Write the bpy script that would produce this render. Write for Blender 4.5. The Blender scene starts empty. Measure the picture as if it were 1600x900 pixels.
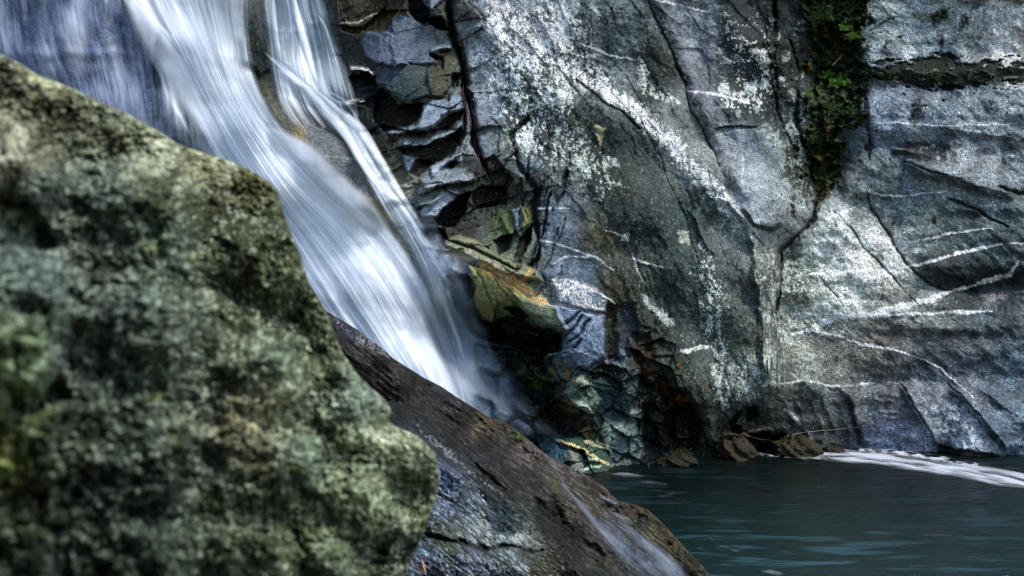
import bpy, math, random
import numpy as np
from mathutils import Vector

R = math.radians
random.seed(7)
C = bpy.context.scene.collection
sc = bpy.context.scene

# ------------------------------------------------------------------ camera, light, exposure
CAM_H = 2.4            # height of the eye above the pool
F = 1555.0             # focal length in photo pixels (35 mm lens on 36 mm)
cam_d = bpy.data.cameras.new('camera')
cam = bpy.data.objects.new('camera', cam_d); C.objects.link(cam)
cam.location = (0, 0, CAM_H); cam.rotation_euler = (R(90), 0, 0)
cam_d.sensor_width = 36; cam_d.lens = 35
cam_d.clip_start = 0.05; cam_d.clip_end = 500
cam_d.dof.use_dof = True; cam_d.dof.focus_distance = 13.0; cam_d.dof.aperture_fstop = 4.4
sc.camera = cam

SUN_EL, SUN_AZ = 58.0, 118.0    # azimuth of the sun, clockwise from +Y (away from camera)
w = bpy.data.worlds.new('World'); sc.world = w; w.use_nodes = True
nt = w.node_tree; nt.nodes.clear()
sky = nt.nodes.new('ShaderNodeTexSky'); sky.sky_type = 'NISHITA'; sky.sun_disc = False
sky.sun_elevation = R(SUN_EL); sky.sun_rotation = R(SUN_AZ)
bg = nt.nodes.new('ShaderNodeBackground'); bg.inputs['Strength'].default_value = 0.11
out = nt.nodes.new('ShaderNodeOutputWorld')
nt.links.new(sky.outputs[0], bg.inputs[0]); nt.links.new(bg.outputs[0], out.inputs[0])
sl = bpy.data.lights.new('sun', 'SUN'); sl.energy = 1.5; sl.angle = R(14); sl.color = (1.0, 0.96, 0.9)
so = bpy.data.objects.new('sun', sl); C.objects.link(so)
sd = Vector((math.sin(R(SUN_AZ))*math.cos(R(SUN_EL)), math.cos(R(SUN_AZ))*math.cos(R(SUN_EL)), math.sin(R(SUN_EL))))
so.rotation_euler = (-sd).to_track_quat('-Z', 'Y').to_euler()
so.location = (6, -4, 12)
vs = sc.view_settings
vs.view_transform = 'Standard'; vs.look = 'None'; vs.gamma = 1.0; vs.exposure = 1.2; vs.use_curve_mapping = False
sc.cycles.transparent_max_bounces = 32
sc.cycles.max_bounces = 6; sc.cycles.use_denoising = True; sc.cycles.filter_width = 1.1

# ------------------------------------------------------------------ numpy helpers
f4 = np.float32
def _hash(ix, iy, seed):
    h = (ix.astype(np.int64)*374761393 + iy.astype(np.int64)*668265263 + seed*1442695041) & 0xffffffff
    h = ((h ^ (h >> 13))*1274126177) & 0xffffffff
    h = h ^ (h >> 16)
    return h
def perlin(x, y, seed=0):
    ix = np.floor(x).astype(np.int64); iy = np.floor(y).astype(np.int64)
    fx = (x-ix).astype(f4); fy = (y-iy).astype(f4)
    u = fx*fx*fx*(fx*(fx*6-15)+10); v = fy*fy*fy*(fy*(fy*6-15)+10)
    def g(dx, dy):
        a = (_hash(ix+dx, iy+dy, seed) & 1023).astype(f4)*f4(2*math.pi/1024)
        return np.cos(a)*(fx-dx) + np.sin(a)*(fy-dy)
    a = g(0,0); b = g(1,0); c = g(0,1); d = g(1,1)
    return ((a*(1-u)+b*u)*(1-v) + (c*(1-u)+d*u)*v)*f4(1.5)
def fbm(x, y, seed=0, oct=4, gain=.5, lac=2.03):
    r = 0; a = 1.0; s = 0
    for k in range(oct):
        r = r + a*perlin(x, y, seed+k*17); s += a
        a *= gain; x = x*lac+13.7; y = y*lac+7.3
    return r/s*1.3
def ridged(x, y, seed=0, oct=4, gain=.55):
    r = 0; a = 1.0; s = 0
    for k in range(oct):
        r = r + a*(1-np.abs(perlin(x, y, seed+k*31))*2); s += a
        a *= gain; x = x*2.07+5.1; y = y*2.07+9.2
    return r/s
def worley(x, y, seed=0):
    """F1, F2, random of the nearest cell, offset to its centre"""
    ix = np.floor(x).astype(np.int64); iy = np.floor(y).astype(np.int64)
    f1 = np.full(x.shape, 9., f4); f2 = np.full(x.shape, 9., f4); rid = np.zeros(x.shape, f4)
    ox = np.zeros(x.shape, f4); oy = np.zeros(x.shape, f4)
    for dx in (-1,0,1):
        for dy in (-1,0,1):
            h = _hash(ix+dx, iy+dy, seed)
            cx = (h & 1023)/1023.*.9+.05; cy = ((h >> 10) & 1023)/1023.*.9+.05
            ex = (x-(ix+dx+cx)).astype(f4); ey = (y-(iy+dy+cy)).astype(f4)
            d = np.sqrt(ex*ex+ey*ey); rr = ((h >> 20) & 1023).astype(f4)/1023.
            m = d < f1
            f2 = np.where(m, f1, np.minimum(f2, d)); rid = np.where(m, rr, rid)
            ox = np.where(m, ex, ox); oy = np.where(m, ey, oy); f1 = np.where(m, d, f1)
    return f1, f2, rid, ox, oy
def ss(a, b, x):
    t = np.clip((x-a)/(b-a), 0, 1); return t*t*(3-2*t)
def lin(c):
    c = np.asarray(c, f4)/255.
    return np.where(c <= .04045, c/12.92, ((c+.055)/1.055)**2.4).astype(f4)

def ctrl(pts, vals, x, y, sig):
    """smooth interpolation of scattered control values (coarse, then bilinear)"""
    pts = np.asarray(pts, f4); vals = np.asarray(vals, f4)
    if vals.ndim == 1: vals = vals[:, None]
    x0, x1, y0, y1 = float(x.min()), float(x.max()), float(y.min()), float(y.max())
    st = 12.
    nx = int((x1-x0)/st)+3; ny = int((y1-y0)/st)+3
    gx, gy = np.meshgrid(x0+np.arange(nx)*st, y0+np.arange(ny)*st)
    acc = np.zeros((ny, nx, vals.shape[1])); ws = np.zeros((ny, nx))
    for p, v in zip(pts, vals):
        d2 = ((gx-p[0])**2+(gy-p[1])**2)/sig**2
        ww = 1./(d2+.06)**1.9
        acc += ww[..., None]*v; ws += ww
    acc /= ws[..., None]
    fx = (x-x0)/st; fy = (y-y0)/st
    ix = np.clip(fx.astype(int), 0, nx-2); iy = np.clip(fy.astype(int), 0, ny-2)
    tx = (fx-ix)[..., None]; ty = (fy-iy)[..., None]
    r = (acc[iy, ix]*(1-tx)+acc[iy, ix+1]*tx)*(1-ty)+(acc[iy+1, ix]*(1-tx)+acc[iy+1, ix+1]*tx)*ty
    return r[..., 0].astype(f4) if vals.shape[1] == 1 else r.astype(f4)

def seg_dist(x, y, pts):
    """distance, signed side (+ = right of travel / below a left-to-right line), run length 0..1"""
    P = np.asarray(pts, f4)
    L = np.hypot(*(P[1:]-P[:-1]).T); cum = np.concatenate([[0], np.cumsum(L)])
    best = np.full(x.shape, 1e9, f4); sg = np.zeros(x.shape, f4); tt = np.zeros(x.shape, f4)
    for k in range(len(P)-1):
        ax, ay = P[k]; dx, dy = P[k+1]-P[k]; l2 = dx*dx+dy*dy+1e-9
        t = np.clip(((x-ax)*dx+(y-ay)*dy)/l2, 0, 1)
        ex = x-ax-t*dx; ey = y-ay-t*dy; d = np.hypot(ex, ey)
        m = d < best
        best = np.where(m, d, best); sg = np.where(m, np.sign(dx*ey-dy*ex), sg)
        tt = np.where(m, (cum[k]+t*L[k])/cum[-1], tt)
    return best, sg, tt
def inside(x, y, pts):
    P = pts; r = np.zeros(x.shape, bool); j = len(P)-1
    for i in range(len(P)):
        xi, yi = P[i]; xj, yj = P[j]
        if yi != yj:
            c = ((yi > y) != (yj > y)) & (x < (xj-xi)*(y-yi)/(yj-yi)+xi); r ^= c
        j = i
    return r

class Surf:
    """a rock surface carried on a grid: photo directions px, py + a real distance for every vertex"""
    def __init__(s, px, py, seed=1):
        s.px = px.astype(f4); s.py = py.astype(f4); s.shape = px.shape
        s.dep = np.zeros(px.shape, f4); s.col = np.zeros(px.shape+(3,), f4); s.wet = np.zeros(px.shape, f4)
        a = fbm(px/38., py/38., seed+100, 4); b = fbm(px/38., py/38., seed+200, 4)
        c = perlin(px/7., py/7., seed+300); d = perlin(px/7., py/7., seed+310)
        s.wx = (px+a*9+c*2.2).astype(f4); s.wy = (py+b*9+d*2.2).astype(f4)     # wobbled copy of the plane
        s.hx = (px+a*5+c*.7).astype(f4); s.hy = (py+b*5+d*.7).astype(f4)
        s.brk = fbm(px/22., py/22., seed+400, 4)                                # breaks lines up
        s.fine = fbm(px/5., py/5., seed+500, 3)
    def win(s, pts, m):
        P = np.asarray(pts); x0, y0 = P.min(0)-m; x1, y1 = P.max(0)+m
        k = (s.px > x0) & (s.px < x1) & (s.py > y0) & (s.py < y1)
        return k
    def line(s, pts, wd, warp=True, taper=True, brk=0., m=None):
        k = s.win(pts, wd*3+(22 if warp else 4))
        x, y = (s.hx[k], s.hy[k]) if warp else (s.px[k], s.py[k])
        d, sg, t = seg_dist(x, y, pts)
        ww = wd*(np.sqrt(np.clip(4*t*(1-t), 0, 1))*.8+.25) if taper else wd
        ww = ww*(1+.5*s.brk[k])
        g = np.exp(-(d/np.maximum(ww, .3))**2)
        if brk: g = g*ss(brk-.35, brk+.1, s.brk[k]+.35)
        return k, g
    def poly(s, pts, soft=3., warp=True):
        k = s.win(pts, soft+24)
        x, y = (s.hx[k], s.hy[k]) if warp else (s.px[k], s.py[k])
        d, _, _ = seg_dist(x, y, list(pts)+[pts[0]])
        sd_ = np.where(inside(x, y, pts), d, -d)
        return k, ss(-soft, soft, sd_)
    def paint(s, kg, c, a=1.):
        k, g = kg; g = (np.clip(g*a, 0, 1))[:, None]
        s.col[k] = s.col[k]*(1-g)+lin(c)*g
    def mul(s, kg, f):
        k, g = kg; s.col[k] *= (1+(f-1)*g)[:, None]
    def push(s, kg, dd):
        k, g = kg; s.dep[k] += g*dd
    def setwet(s, kg, v):
        k, g = kg; s.wet[k] = s.wet[k]*(1-g)+v*g
    def crack(s, pts, wd=2.5, deep=.12, c=(18, 20, 18), a=.8, brk=0., warp=True):
        kg = s.line(pts, wd, brk=brk, warp=warp); s.push(kg, deep); s.paint(kg, c, a)
    def vein(s, pts, wd=1.6, c=(200, 205, 210), a=.8, brk=0., out=.01):
        k = s.win(pts, wd*3+8); d, sg, t = seg_dist(s.px[k]*.7+s.wx[k]*.3, s.py[k]*.7+s.wy[k]*.3, pts)
        ww = wd*(np.sqrt(np.clip(4*t*(1-t), 0, 1))*.6+.4)*(1+.9*s.brk[k]+.5*s.fine[k]); g = (1-ss(.55, 1.25, d/np.maximum(ww, .25)))*(.55+.45*ss(-.3, .2, s.fine[k]+s.brk[k]*.5))
        s.paint((k, g), c, a); s.push((k, g), -out)
    def plate(s, pts, out, gx=0., gy=0., soft=2.5, c=None, a=1., wet=None):
        """block standing out by `out` metres, tilted by gx, gy metres over its own size"""
        k, g = s.poly(pts, soft)
        P = np.asarray(pts, f4); c0 = P.mean(0); sz = (P.max(0)-P.min(0))/2
        s.dep[k] -= g*(out+gx*(s.px[k]-c0[0])/sz[0]+gy*(s.py[k]-c0[1])/sz[1])
        if c is not None: s.paint((k, g), c, a)
        if wet is not None: s.setwet((k, g), wet)
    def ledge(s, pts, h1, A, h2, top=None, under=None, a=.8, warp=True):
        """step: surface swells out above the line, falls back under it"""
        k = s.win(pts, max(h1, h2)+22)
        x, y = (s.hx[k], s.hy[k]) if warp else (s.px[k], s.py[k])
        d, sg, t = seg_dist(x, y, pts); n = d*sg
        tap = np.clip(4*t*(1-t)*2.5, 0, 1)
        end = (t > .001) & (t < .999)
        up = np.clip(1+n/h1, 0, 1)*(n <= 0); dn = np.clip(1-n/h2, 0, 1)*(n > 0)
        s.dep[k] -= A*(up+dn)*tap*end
        if top is not None: s.paint((k, ss(0.15, .7, up)*tap*end*(.6+.5*s.fine[k]+.25)), top, a)  # pale top: light from above put into the colour
        if under is not None: s.paint((k, ss(0.05, .3, dn)*tap*end), under, a)  # dark underside: brown algae, with shade painted in as well
    def world(s):
        x = (s.px-800)/F*s.dep; z = CAM_H-(s.py-450)/F*s.dep
        return np.stack([x, s.dep, z], -1)

def grid_mesh(name, co, mat, attrs=None, parent=None, flip=False, cull=None, smooth=True):
    ny, nx = co.shape[:2]
    idx = np.arange(ny*nx, dtype=np.int32).reshape(ny, nx)
    q = np.stack([idx[:-1, :-1], idx[1:, :-1], idx[1:, 1:], idx[:-1, 1:]], -1).reshape(-1, 4)
    if flip: q = q[:, ::-1]
    if cull is not None:
        c = cull.reshape(-1); q = q[~(c[q].all(1))]
    me = bpy.data.meshes.new(name)
    me.vertices.add(ny*nx); me.vertices.foreach_set('co', co.reshape(-1).astype(f4))
    me.loops.add(q.size); me.loops.foreach_set('vertex_index', q.reshape(-1).astype(np.int32))
    me.polygons.add(len(q)); me.polygons.foreach_set('loop_start', (np.arange(len(q))*4).astype(np.int32))
    me.update(calc_edges=True)
    me.polygons.foreach_set('use_smooth', np.full(len(q), smooth))
    for k, v in (attrs or {}).items():
        if v.ndim == 3:
            at = me.color_attributes.new(k, 'FLOAT_COLOR', 'POINT')
            rgba = np.ones((ny*nx, 4), f4); rgba[:, :3] = v.reshape(-1, 3)
            at.data.foreach_set('color', rgba.reshape(-1))
        else:
            at = me.attributes.new(k, 'FLOAT', 'POINT'); at.data.foreach_set('value', v.reshape(-1).astype(f4))
    me.materials.append(mat)
    o = bpy.data.objects.new(name, me); C.objects.link(o)
    if parent is not None: o.parent = parent
    return o
def tag(o, label=None, cat=None, group=None, kind=None):
    if label: o['label'] = label
    if cat: o['category'] = cat
    if group: o['group'] = group
    if kind: o['kind'] = kind
    return o

# ------------------------------------------------------------------ materials
def nodes(name):
    m = bpy.data.materials.new(name); m.use_nodes = True
    n = m.node_tree; n.nodes.clear()
    def N(t, **kw):
        x = n.nodes.new(t)
        for k, v in kw.items():
            if k in x.inputs: x.inputs[k].default_value = v
            else: setattr(x, k, v)
        return x
    return m, n, N, n.links.new
def rock_mat(name, scale=42., cvar=.6, bump=.7, bdist=.02, rdry=.75, rwet=.22, spec=.5, sheen=(1,1,1)):
    m, n, N, L = nodes(name)
    o = N('ShaderNodeOutputMaterial'); b = N('ShaderNodeBsdfPrincipled')
    a = N('ShaderNodeAttribute', attribute_name='Col'); wt = N('ShaderNodeAttribute', attribute_name='wet')
    tc = N('ShaderNodeTexCoord')
    n1 = N('ShaderNodeTexNoise', Scale=scale, Detail=5., Roughness=.7)
    n2 = N('ShaderNodeTexNoise', Scale=scale*.23, Detail=6., Roughness=.65)
    L(tc.outputs['Object'], n1.inputs['Vector']); L(tc.outputs['Object'], n2.inputs['Vector'])
    mr = N('ShaderNodeMapRange'); mr.inputs['From Min'].default_value = .36; mr.inputs['From Max'].default_value = .64
    mr.inputs['To Min'].default_value = 1-cvar; mr.inputs['To Max'].default_value = 1+cvar
    L(n1.outputs[0], mr.inputs[0])
    mx = N('ShaderNodeVectorMath', operation='SCALE'); mr2 = N('ShaderNodeMapRange'); mr2.inputs['From Min'].default_value = .38; mr2.inputs['From Max'].default_value = .62
    mr2.inputs['To Min'].default_value = .68; mr2.inputs['To Max'].default_value = 1.32; L(n2.outputs[0], mr2.inputs[0])
    mm = N('ShaderNodeMath', operation='MULTIPLY'); L(mr.outputs[0], mm.inputs[0]); L(mr2.outputs[0], mm.inputs[1])
    L(a.outputs['Color'], mx.inputs[0]); L(mm.outputs[0], mx.inputs['Scale'])
    L(mx.outputs[0], b.inputs['Base Color'])
    r = N('ShaderNodeMapRange'); L(wt.outputs['Fac'], r.inputs[0])
    r.inputs['To Min'].default_value = rdry; r.inputs['To Max'].default_value = rwet
    rn = N('ShaderNodeMath', operation='MULTIPLY_ADD'); rn.inputs[1].default_value = .35; 
    L(n2.outputs[0], rn.inputs[0]); 
    sub = N('ShaderNodeMath', operation='SUBTRACT'); sub.inputs[1].default_value = .175
    L(r.outputs[0], rn.inputs[2]); L(rn.outputs[0], sub.inputs[0]); L(sub.outputs[0], b.inputs['Roughness'])
    b.inputs['Specular IOR Level'].default_value = spec
    ad = N('ShaderNodeMath', operation='ADD'); L(n1.outputs[0], ad.inputs[0]); L(n2.outputs[0], ad.inputs[1])
    bp = N('ShaderNodeBump', Strength=bump, Distance=bdist); L(ad.outputs[0], bp.inputs['Height'])
    L(bp.outputs[0], b.inputs['Normal']); L(b.outputs[0], o.inputs[0])
    return m
M_cliff = rock_mat('cliff_rock', spec=.2, rdry=.85)
M_slab = rock_mat('wet_slab_rock', scale=45., bump=.9, bdist=.025, rdry=.8, rwet=.16, spec=.26)
M_boulder = rock_mat('lichen_rock', scale=170., cvar=.6, bump=.8, bdist=.004, rdry=.9, spec=.25)

def water_mat(name, col=(.70, .80, .90), rough=.4):
    """silky falling water: milky white where thick, clear where thin"""
    m, n, N, L = nodes(name)
    o = N('ShaderNodeOutputMaterial')
    a = N('ShaderNodeAttribute', attribute_name='alpha')
    cc = N('ShaderNodeAttribute', attribute_name='Col')
    d = N('ShaderNodeBsdfDiffuse'); t = N('ShaderNodeBsdfTranslucent'); g = N('ShaderNodeBsdfGlossy', Roughness=rough)
    L(cc.outputs['Color'], d.inputs['Color']); L(cc.outputs['Color'], t.inputs['Color'])
    m1 = N('ShaderNodeMixShader', Fac=.15); L(d.outputs[0], m1.inputs[1]); L(t.outputs[0], m1.inputs[2])
    m2 = N('ShaderNodeMixShader', Fac=.06); L(m1.outputs[0], m2.inputs[1]); L(g.outputs[0], m2.inputs[2])
    tr = N('ShaderNodeBsdfTransparent'); mx = N('ShaderNodeMixShader')
    L(a.outputs['Fac'], mx.inputs[0]); L(tr.outputs[0], mx.inputs[1]); L(m2.outputs[0], mx.inputs[2])
    L(mx.outputs[0], o.inputs[0])
    return m
M_fall = water_mat('falling_water')

exec_later = []
# ------------------------------------------------------------------ the cliff
st = 1.5
def axis(lo, a, b, hi, st, coarse):
    l = -np.cumsum(np.minimum(st*1.12**np.arange(1, 400), coarse)); l = l[(a+l) > lo][::-1]+a
    r = np.cumsum(np.minimum(st*1.12**np.arange(1, 400), coarse)); r = r[(b+r) < hi]+b
    return np.concatenate([l, np.arange(a, b, st), r])
ax = axis(-900, -6, 1606, 2500, st, 5.); ay = axis(-700, -6, 752, 900, st, 5.)
PX, PY = np.meshgrid(ax, ay)
S = Surf(PX, PY, 1)

D = [  # px, py, distance in metres
 (-700,-500,17.5),(-700,100,16),(-700,700,14),(-200,-100,16),(-200,500,14.6),(0,0,15.6),(100,100,15.3),(0,350,14.7),(250,80,15.5),(250,220,15.0),(300,0,16),(330,120,15.3),
 (450,300,14.6),(600,450,14.0),(720,640,13.4),(650,600,13.6),(460,-20,16.2),(500,80,15.9),(540,165,15.2),(480,150,15.3),(420,70,15.5),(520,270,14.5),(440,200,14.8),(580,330,14.3),
 (300,-300,18),(600,-300,18),(1000,-400,18.5),(1500,-400,18.5),
 (560,20,15.6),(620,50,15.3),(680,150,15.0),(760,130,15.4),(730,60,15.3),(690,220,14.8),(620,260,14.6),(760,300,14.5),(700,340,14.4),(700,410,14.0),(780,440,13.8),(860,470,13.9),
 (735,520,14.9),(780,600,14.8),(830,560,14.5),(870,600,14.3),(760,640,14.5),(830,660,14.3),(920,530,13.8),(900,400,14.2),(840,300,14.4),(830,150,15.2),(850,30,15.6),
 (900,90,15.5),(930,200,14.9),(900,300,14.5),(1000,350,14.2),(960,450,13.9),(1000,600,13.6),(920,620,13.8),(930,690,13.6),(900,735,13.05),(1000,720,13.5),(1060,690,14.0),(1060,600,13.6),
 (1080,450,14.0),(1120,300,14.5),(1180,330,14.5),(1150,500,13.9),(1190,600,14.0),(1180,450,14.1),(1030,100,15.6),(1100,60,15.9),(1100,200,15.2),(1180,100,15.8),(1180,220,15.1),(1040,230,15.0),
 (1100,690,14.25),(1130,716,14.05),(1240,690,14.6),(1260,600,14.6),(1250,500,15.0),(1250,400,15.2),(1280,100,16.8),(1290,250,16.2),(1240,180,16.0),(1220,20,16.2),
 (1400,50,16.4),(1500,60,16.3),(1590,60,16.1),(1400,200,15.9),(1550,200,15.8),(1350,300,15.7),(1500,300,15.5),(1300,380,15.3),(1400,430,15.1),(1550,400,15.2),(1450,520,14.9),(1580,550,14.8),
 (1350,560,14.9),(1350,650,14.8),(1350,698,14.85),(1450,705,14.7),(1530,716,14.1),(1590,714,14.3),(1800,712,14.4),(1800,200,15.4),(2300,300,14),(2300,-300,17),(2300,700,13.2),(1900,800,13),
 (1400,790,14.2),(1000,790,13.0),(600,790,13.0)]
S.dep = ctrl([d[:2] for d in D], [d[2] for d in D], S.px, S.py, 70.)
base_dep = S.dep.copy()

K = [
 ((0,0),(58,74,120)),((120,60),(78,92,145)),((200,150),(70,86,132)),((100,150),(85,100,150)),((250,200),(60,76,108)),((-300,0),(60,70,90)),((-300,500),(50,60,60)),
 ((290,190),(48,66,78)),((400,100),(40,52,46)),((430,180),(74,84,90)),((500,240),(92,104,120)),((560,310),(110,110,86)),((470,190),(70,72,62)),((480,60),(70,84,100)),((530,150),(48,60,66)),
 ((350,300),(80,95,110)),((600,450),(70,80,90)),((540,280),(80,86,100)),
 ((560,20),(46,40,16)),((600,25),(62,60,32)),((625,70),(78,88,118)),((600,100),(74,82,112)),((690,95),(72,78,70)),((650,140),(56,70,70)),((690,140),(58,58,44)),((560,105),(52,56,46)),
 ((560,160),(28,40,50)),((640,190),(40,36,16)),((580,170),(24,30,30)),((565,230),(24,36,38)),((600,240),(34,30,16)),((620,290),(120,120,110)),((690,175),(112,124,152)),
 ((735,40),(108,118,140)),((775,40),(200,205,220)),((755,100),(120,130,155)),((790,140),(150,160,180)),((800,200),(102,110,115)),((770,180),(115,125,155)),
 ((680,290),(120,132,155)),((730,340),(64,70,66)),((790,300),(52,58,52)),((840,250),(100,112,135)),((850,330),(92,106,148)),((800,350),(92,100,72)),
 ((700,415),(105,112,134)),((760,450),(112,116,74)),((830,470),(92,104,82)),((730,500),(28,42,54)),((735,560),(36,56,70)),((780,620),(20,30,34)),((850,560),(24,26,18)),((880,500),(112,126,168)),
 ((900,540),(122,138,185)),((940,560),(100,110,130)),((900,420),(92,106,142)),((930,390),(92,90,70)),
 ((850,230),(112,120,124)),((880,160),(110,118,122)),((900,180),(60,68,66)),((850,60),(186,192,206)),((880,110),(170,176,186)),((940,100),(105,114,126)),((970,60),(88,100,114)),
 ((950,220),(44,54,56)),((1000,350),(50,60,64)),((1050,450),(56,68,68)),((960,300),(52,62,60)),((1100,520),(72,82,84)),((1150,600),(98,106,108)),((1080,330),(66,78,82)),((870,280),(100,108,112)),
 ((980,500),(48,56,44)),((1000,560),(36,38,26)),((1060,560),(58,66,60)),((960,470),(62,62,42)),
 ((1010,60),(78,90,104)),((1030,120),(52,62,64)),((1085,60),(132,138,160)),((1070,180),(104,112,116)),((1100,150),(112,116,136)),((1100,250),(118,124,130)),((1160,60),(48,60,72)),((1180,150),(44,56,68)),
 ((1150,240),(128,134,154)),((1185,300),(150,156,172)),((1200,60),(44,56,66)),((1240,90),(56,66,72)),((1250,250),(54,66,68)),((1260,160),(70,80,86)),((1300,60),(30,38,24)),((1300,150),(24,32,18)),((1290,260),(18,26,20)),
 ((1400,50),(128,138,150)),((1380,90),(104,114,130)),((1500,50),(134,140,148)),((1460,90),(112,122,140)),((1570,70),(165,165,170)),((1450,160),(96,106,126)),((1550,180),(108,116,134)),((1390,180),(100,110,138)),((1500,250),(120,126,142)),
 ((1400,300),(78,90,104)),((1330,330),(140,146,158)),((1300,385),(164,170,172)),((1375,400),(182,184,184)),((1310,450),(158,164,164)),((1440,340),(92,104,112)),((1500,380),(64,76,86)),((1560,350),(70,82,92)),((1520,430),(40,48,56)),
 ((1450,480),(104,110,112)),((1380,540),(90,86,84)),((1460,560),(58,66,78)),((1300,560),(94,98,96)),((1240,560),(104,108,106)),((1240,430),(60,66,64)),((1550,520),(70,78,92)),((1500,640),(92,98,120)),((1590,600),(78,92,116)),
 ((1350,640),(88,92,102)),((1250,640),(64,68,70)),((1290,610),(88,92,96)),((1440,640),(96,100,116)),((1380,690),(104,108,145)),((1500,690),(130,136,158)),((1570,680),(86,100,130)),((1260,690),(44,46,40)),
 ((900,610),(80,96,88)),((930,600),(92,112,128)),((950,620),(60,76,84)),((1000,660),(52,66,66)),((1060,650),(32,32,22)),((1100,660),(60,68,62)),((1100,690),(22,20,14)),((1150,690),(62,48,22)),((870,700),(64,84,108)),((910,690),(48,70,54)),
 ((820,650),(36,30,20)),((800,620),(18,28,26)),((860,650),(44,34,18)),((960,700),(86,100,104)),((1020,700),(70,80,80)),((1180,660),(34,36,32)),((1190,560),(96,106,100)),
 ((700,-300),(90,95,100)),((1300,-300),(80,90,90)),((1900,300),(100,105,115)),((1500,800),(20,30,30))]
S.col = lin(0)+np.zeros(S.shape+(3,), f4)
cw = ctrl([k[0] for k in K], [lin(k[1]) for k in K], S.wx+fbm(PX/90., PY/90., 900, 3)*26, S.wy+fbm(PX/90., PY/90., 905, 3)*26, 45.)
S.col = cw
S.wet[:] = .35

nx_ = S.px; ny_ = S.py
def region(pts, soft=30.):
    k, g = S.poly(pts, soft); r = np.zeros(S.shape, f4); r[k] = g; return r
frac = region([(540,-400),(700,-400),(760,60),(770,200),(860,260),(850,420),(820,440),(740,420),(660,390),(600,300),(545,190),(520,60)], 18)
lower = region([(780,560),(860,520),(980,560),(1010,500),(1060,560),(1080,640),(1250,640),(1260,760),(760,760),(740,600)], 22)
rightw = region([(1330,-500),(2600,-500),(2600,800),(1290,800),(1200,700),(1215,500),(1270,380),(1330,300),(1345,120)], 14)
face = region([(900,130),(960,170),(1040,260),(1110,320),(1180,380),(1200,600),(1190,660),(1080,640),(1000,520),(950,480),(940,380),(900,240)], 16)
falls = region([(-600,-600),(530,-600),(550,120),(590,260),(650,370),(700,500),(760,650),(760,800),(-600,800)], 18)

calm = np.maximum.reduce([region(p_, 8) for p_ in ([(866,440),(930,440),(946,466),(946,560),(918,574),(894,560),(866,500)], [(864,300),(900,330),(940,370),(930,420),(870,420),(856,360)],
    [(730,412),(768,424),(870,480),(884,512),(800,500),(750,500)], [(690,376),(752,382),(850,440),(760,412)], [(612,36),(660,32),(700,100),(676,160),(620,160),(566,84)], [(1148,200),(1222,230),(1228,330),(1184,350),(1150,300)])])
# --- relief: broad, middling and fine
S.dep += (fbm(PX/260., PY/260., 11, 3)*.22)*(1-.5*rightw)
S.dep += fbm(PX/75., PY/95., 12, 4)*.13*(1-.45*rightw)*(1-.6*falls)*(1-.3*face)*(1-.6*frac)*(1-.6*calm)
rg = ridged(S.wx/60., S.wy/85., 13, 5)
S.dep -= (rg-.5)*.07*(1-.75*rightw)*(1-.8*falls)*(1-.7*face)*(1-.6*frac)*(1-.85*calm)
S.dep += fbm(PX/14., PY/17., 14, 4)*.022*(1-.2*rightw)*(1-.5*falls)*(1-.5*calm)
S.dep += rightw*(fbm(PX/170., PY/55., 16, 3)*.16+fbm((PX*.8+PY*.6)/46., (PY*.8-PX*.6)/15., 17, 4)*.035)
S.dep += face*fbm((PX*.90+PY*.42)/7., (-PX*.42+PY*.90)/60., 18, 4)*.03
S.dep += S.fine*.0085*(1-.3*falls)
# slanting joints across the outcrop face
q = (PX*.93+PY*-.36)+S.brk*6
S.dep += np.abs(fbm(q/15., (PX*.36+PY*.93)/130., 15, 4))*.05*(face+.3*rightw*0)
# broken blocks in the fractured band
def blocks(mask, ang, sx, sy, amp, seed, gapc=.05):
    c_, s_ = math.cos(ang), math.sin(ang)
    X_ = S.px*.65+S.wx*.35; Y_ = S.py*.65+S.wy*.35
    mask = mask*(1-.85*calm)
    u = (X_*c_+Y_*s_)/sx; v = (-X_*s_+Y_*c_)/sy
    f1, f2, rid, ox, oy = worley(u, v, seed)
    r2 = (rid*7.31) % 1.0; r3 = (rid*13.7) % 1.0
    S.dep[...] -= mask*amp*((rid-.5)*1.0+(r2-.5)*2.2*ox+(r3-.15)*2.0*oy)
    e = 1-ss(.0, gapc, f2-f1)
    S.dep[...] += mask*e*amp*.45
    return e, rid
e1, rid1 = blocks(frac, -.25, 80., 42., .12, 51, .03)
e2, rid2 = blocks(.28*frac+.8*lower*ss(1130, 1040, PX), -.45, 26., 13., .065, 52, .04)
e4, rid4 = blocks(lower*(1-.75*ss(1040, 1120, PX)), .5, 46., 30., .20, 54)
e3, rid3 = blocks((1-rightw)*(1-frac)*(1-falls)*(1-.55*face), .95, 75., 30., .03, 53, .015)
# texture of the rock: lighter and darker grain
vary = 1+.38*fbm(S.wx/30., S.wy/36., 21, 5)+.30*fbm(PX/6., PY/7., 22, 3)
vary *= 1-.45*frac*(rid1-.4)
S.col *= np.clip(vary, .3, 2.2)[..., None]
S.col *= (1-.15*np.clip(e1*frac+e2*(frac+lower), 0, 1))[..., None]
# brown algae on some of the block sides
al = frac*ss(.62, .72, rid1)*.55
S.col = S.col*(1-al[..., None])+lin((44,38,18))*al[..., None]

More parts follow.
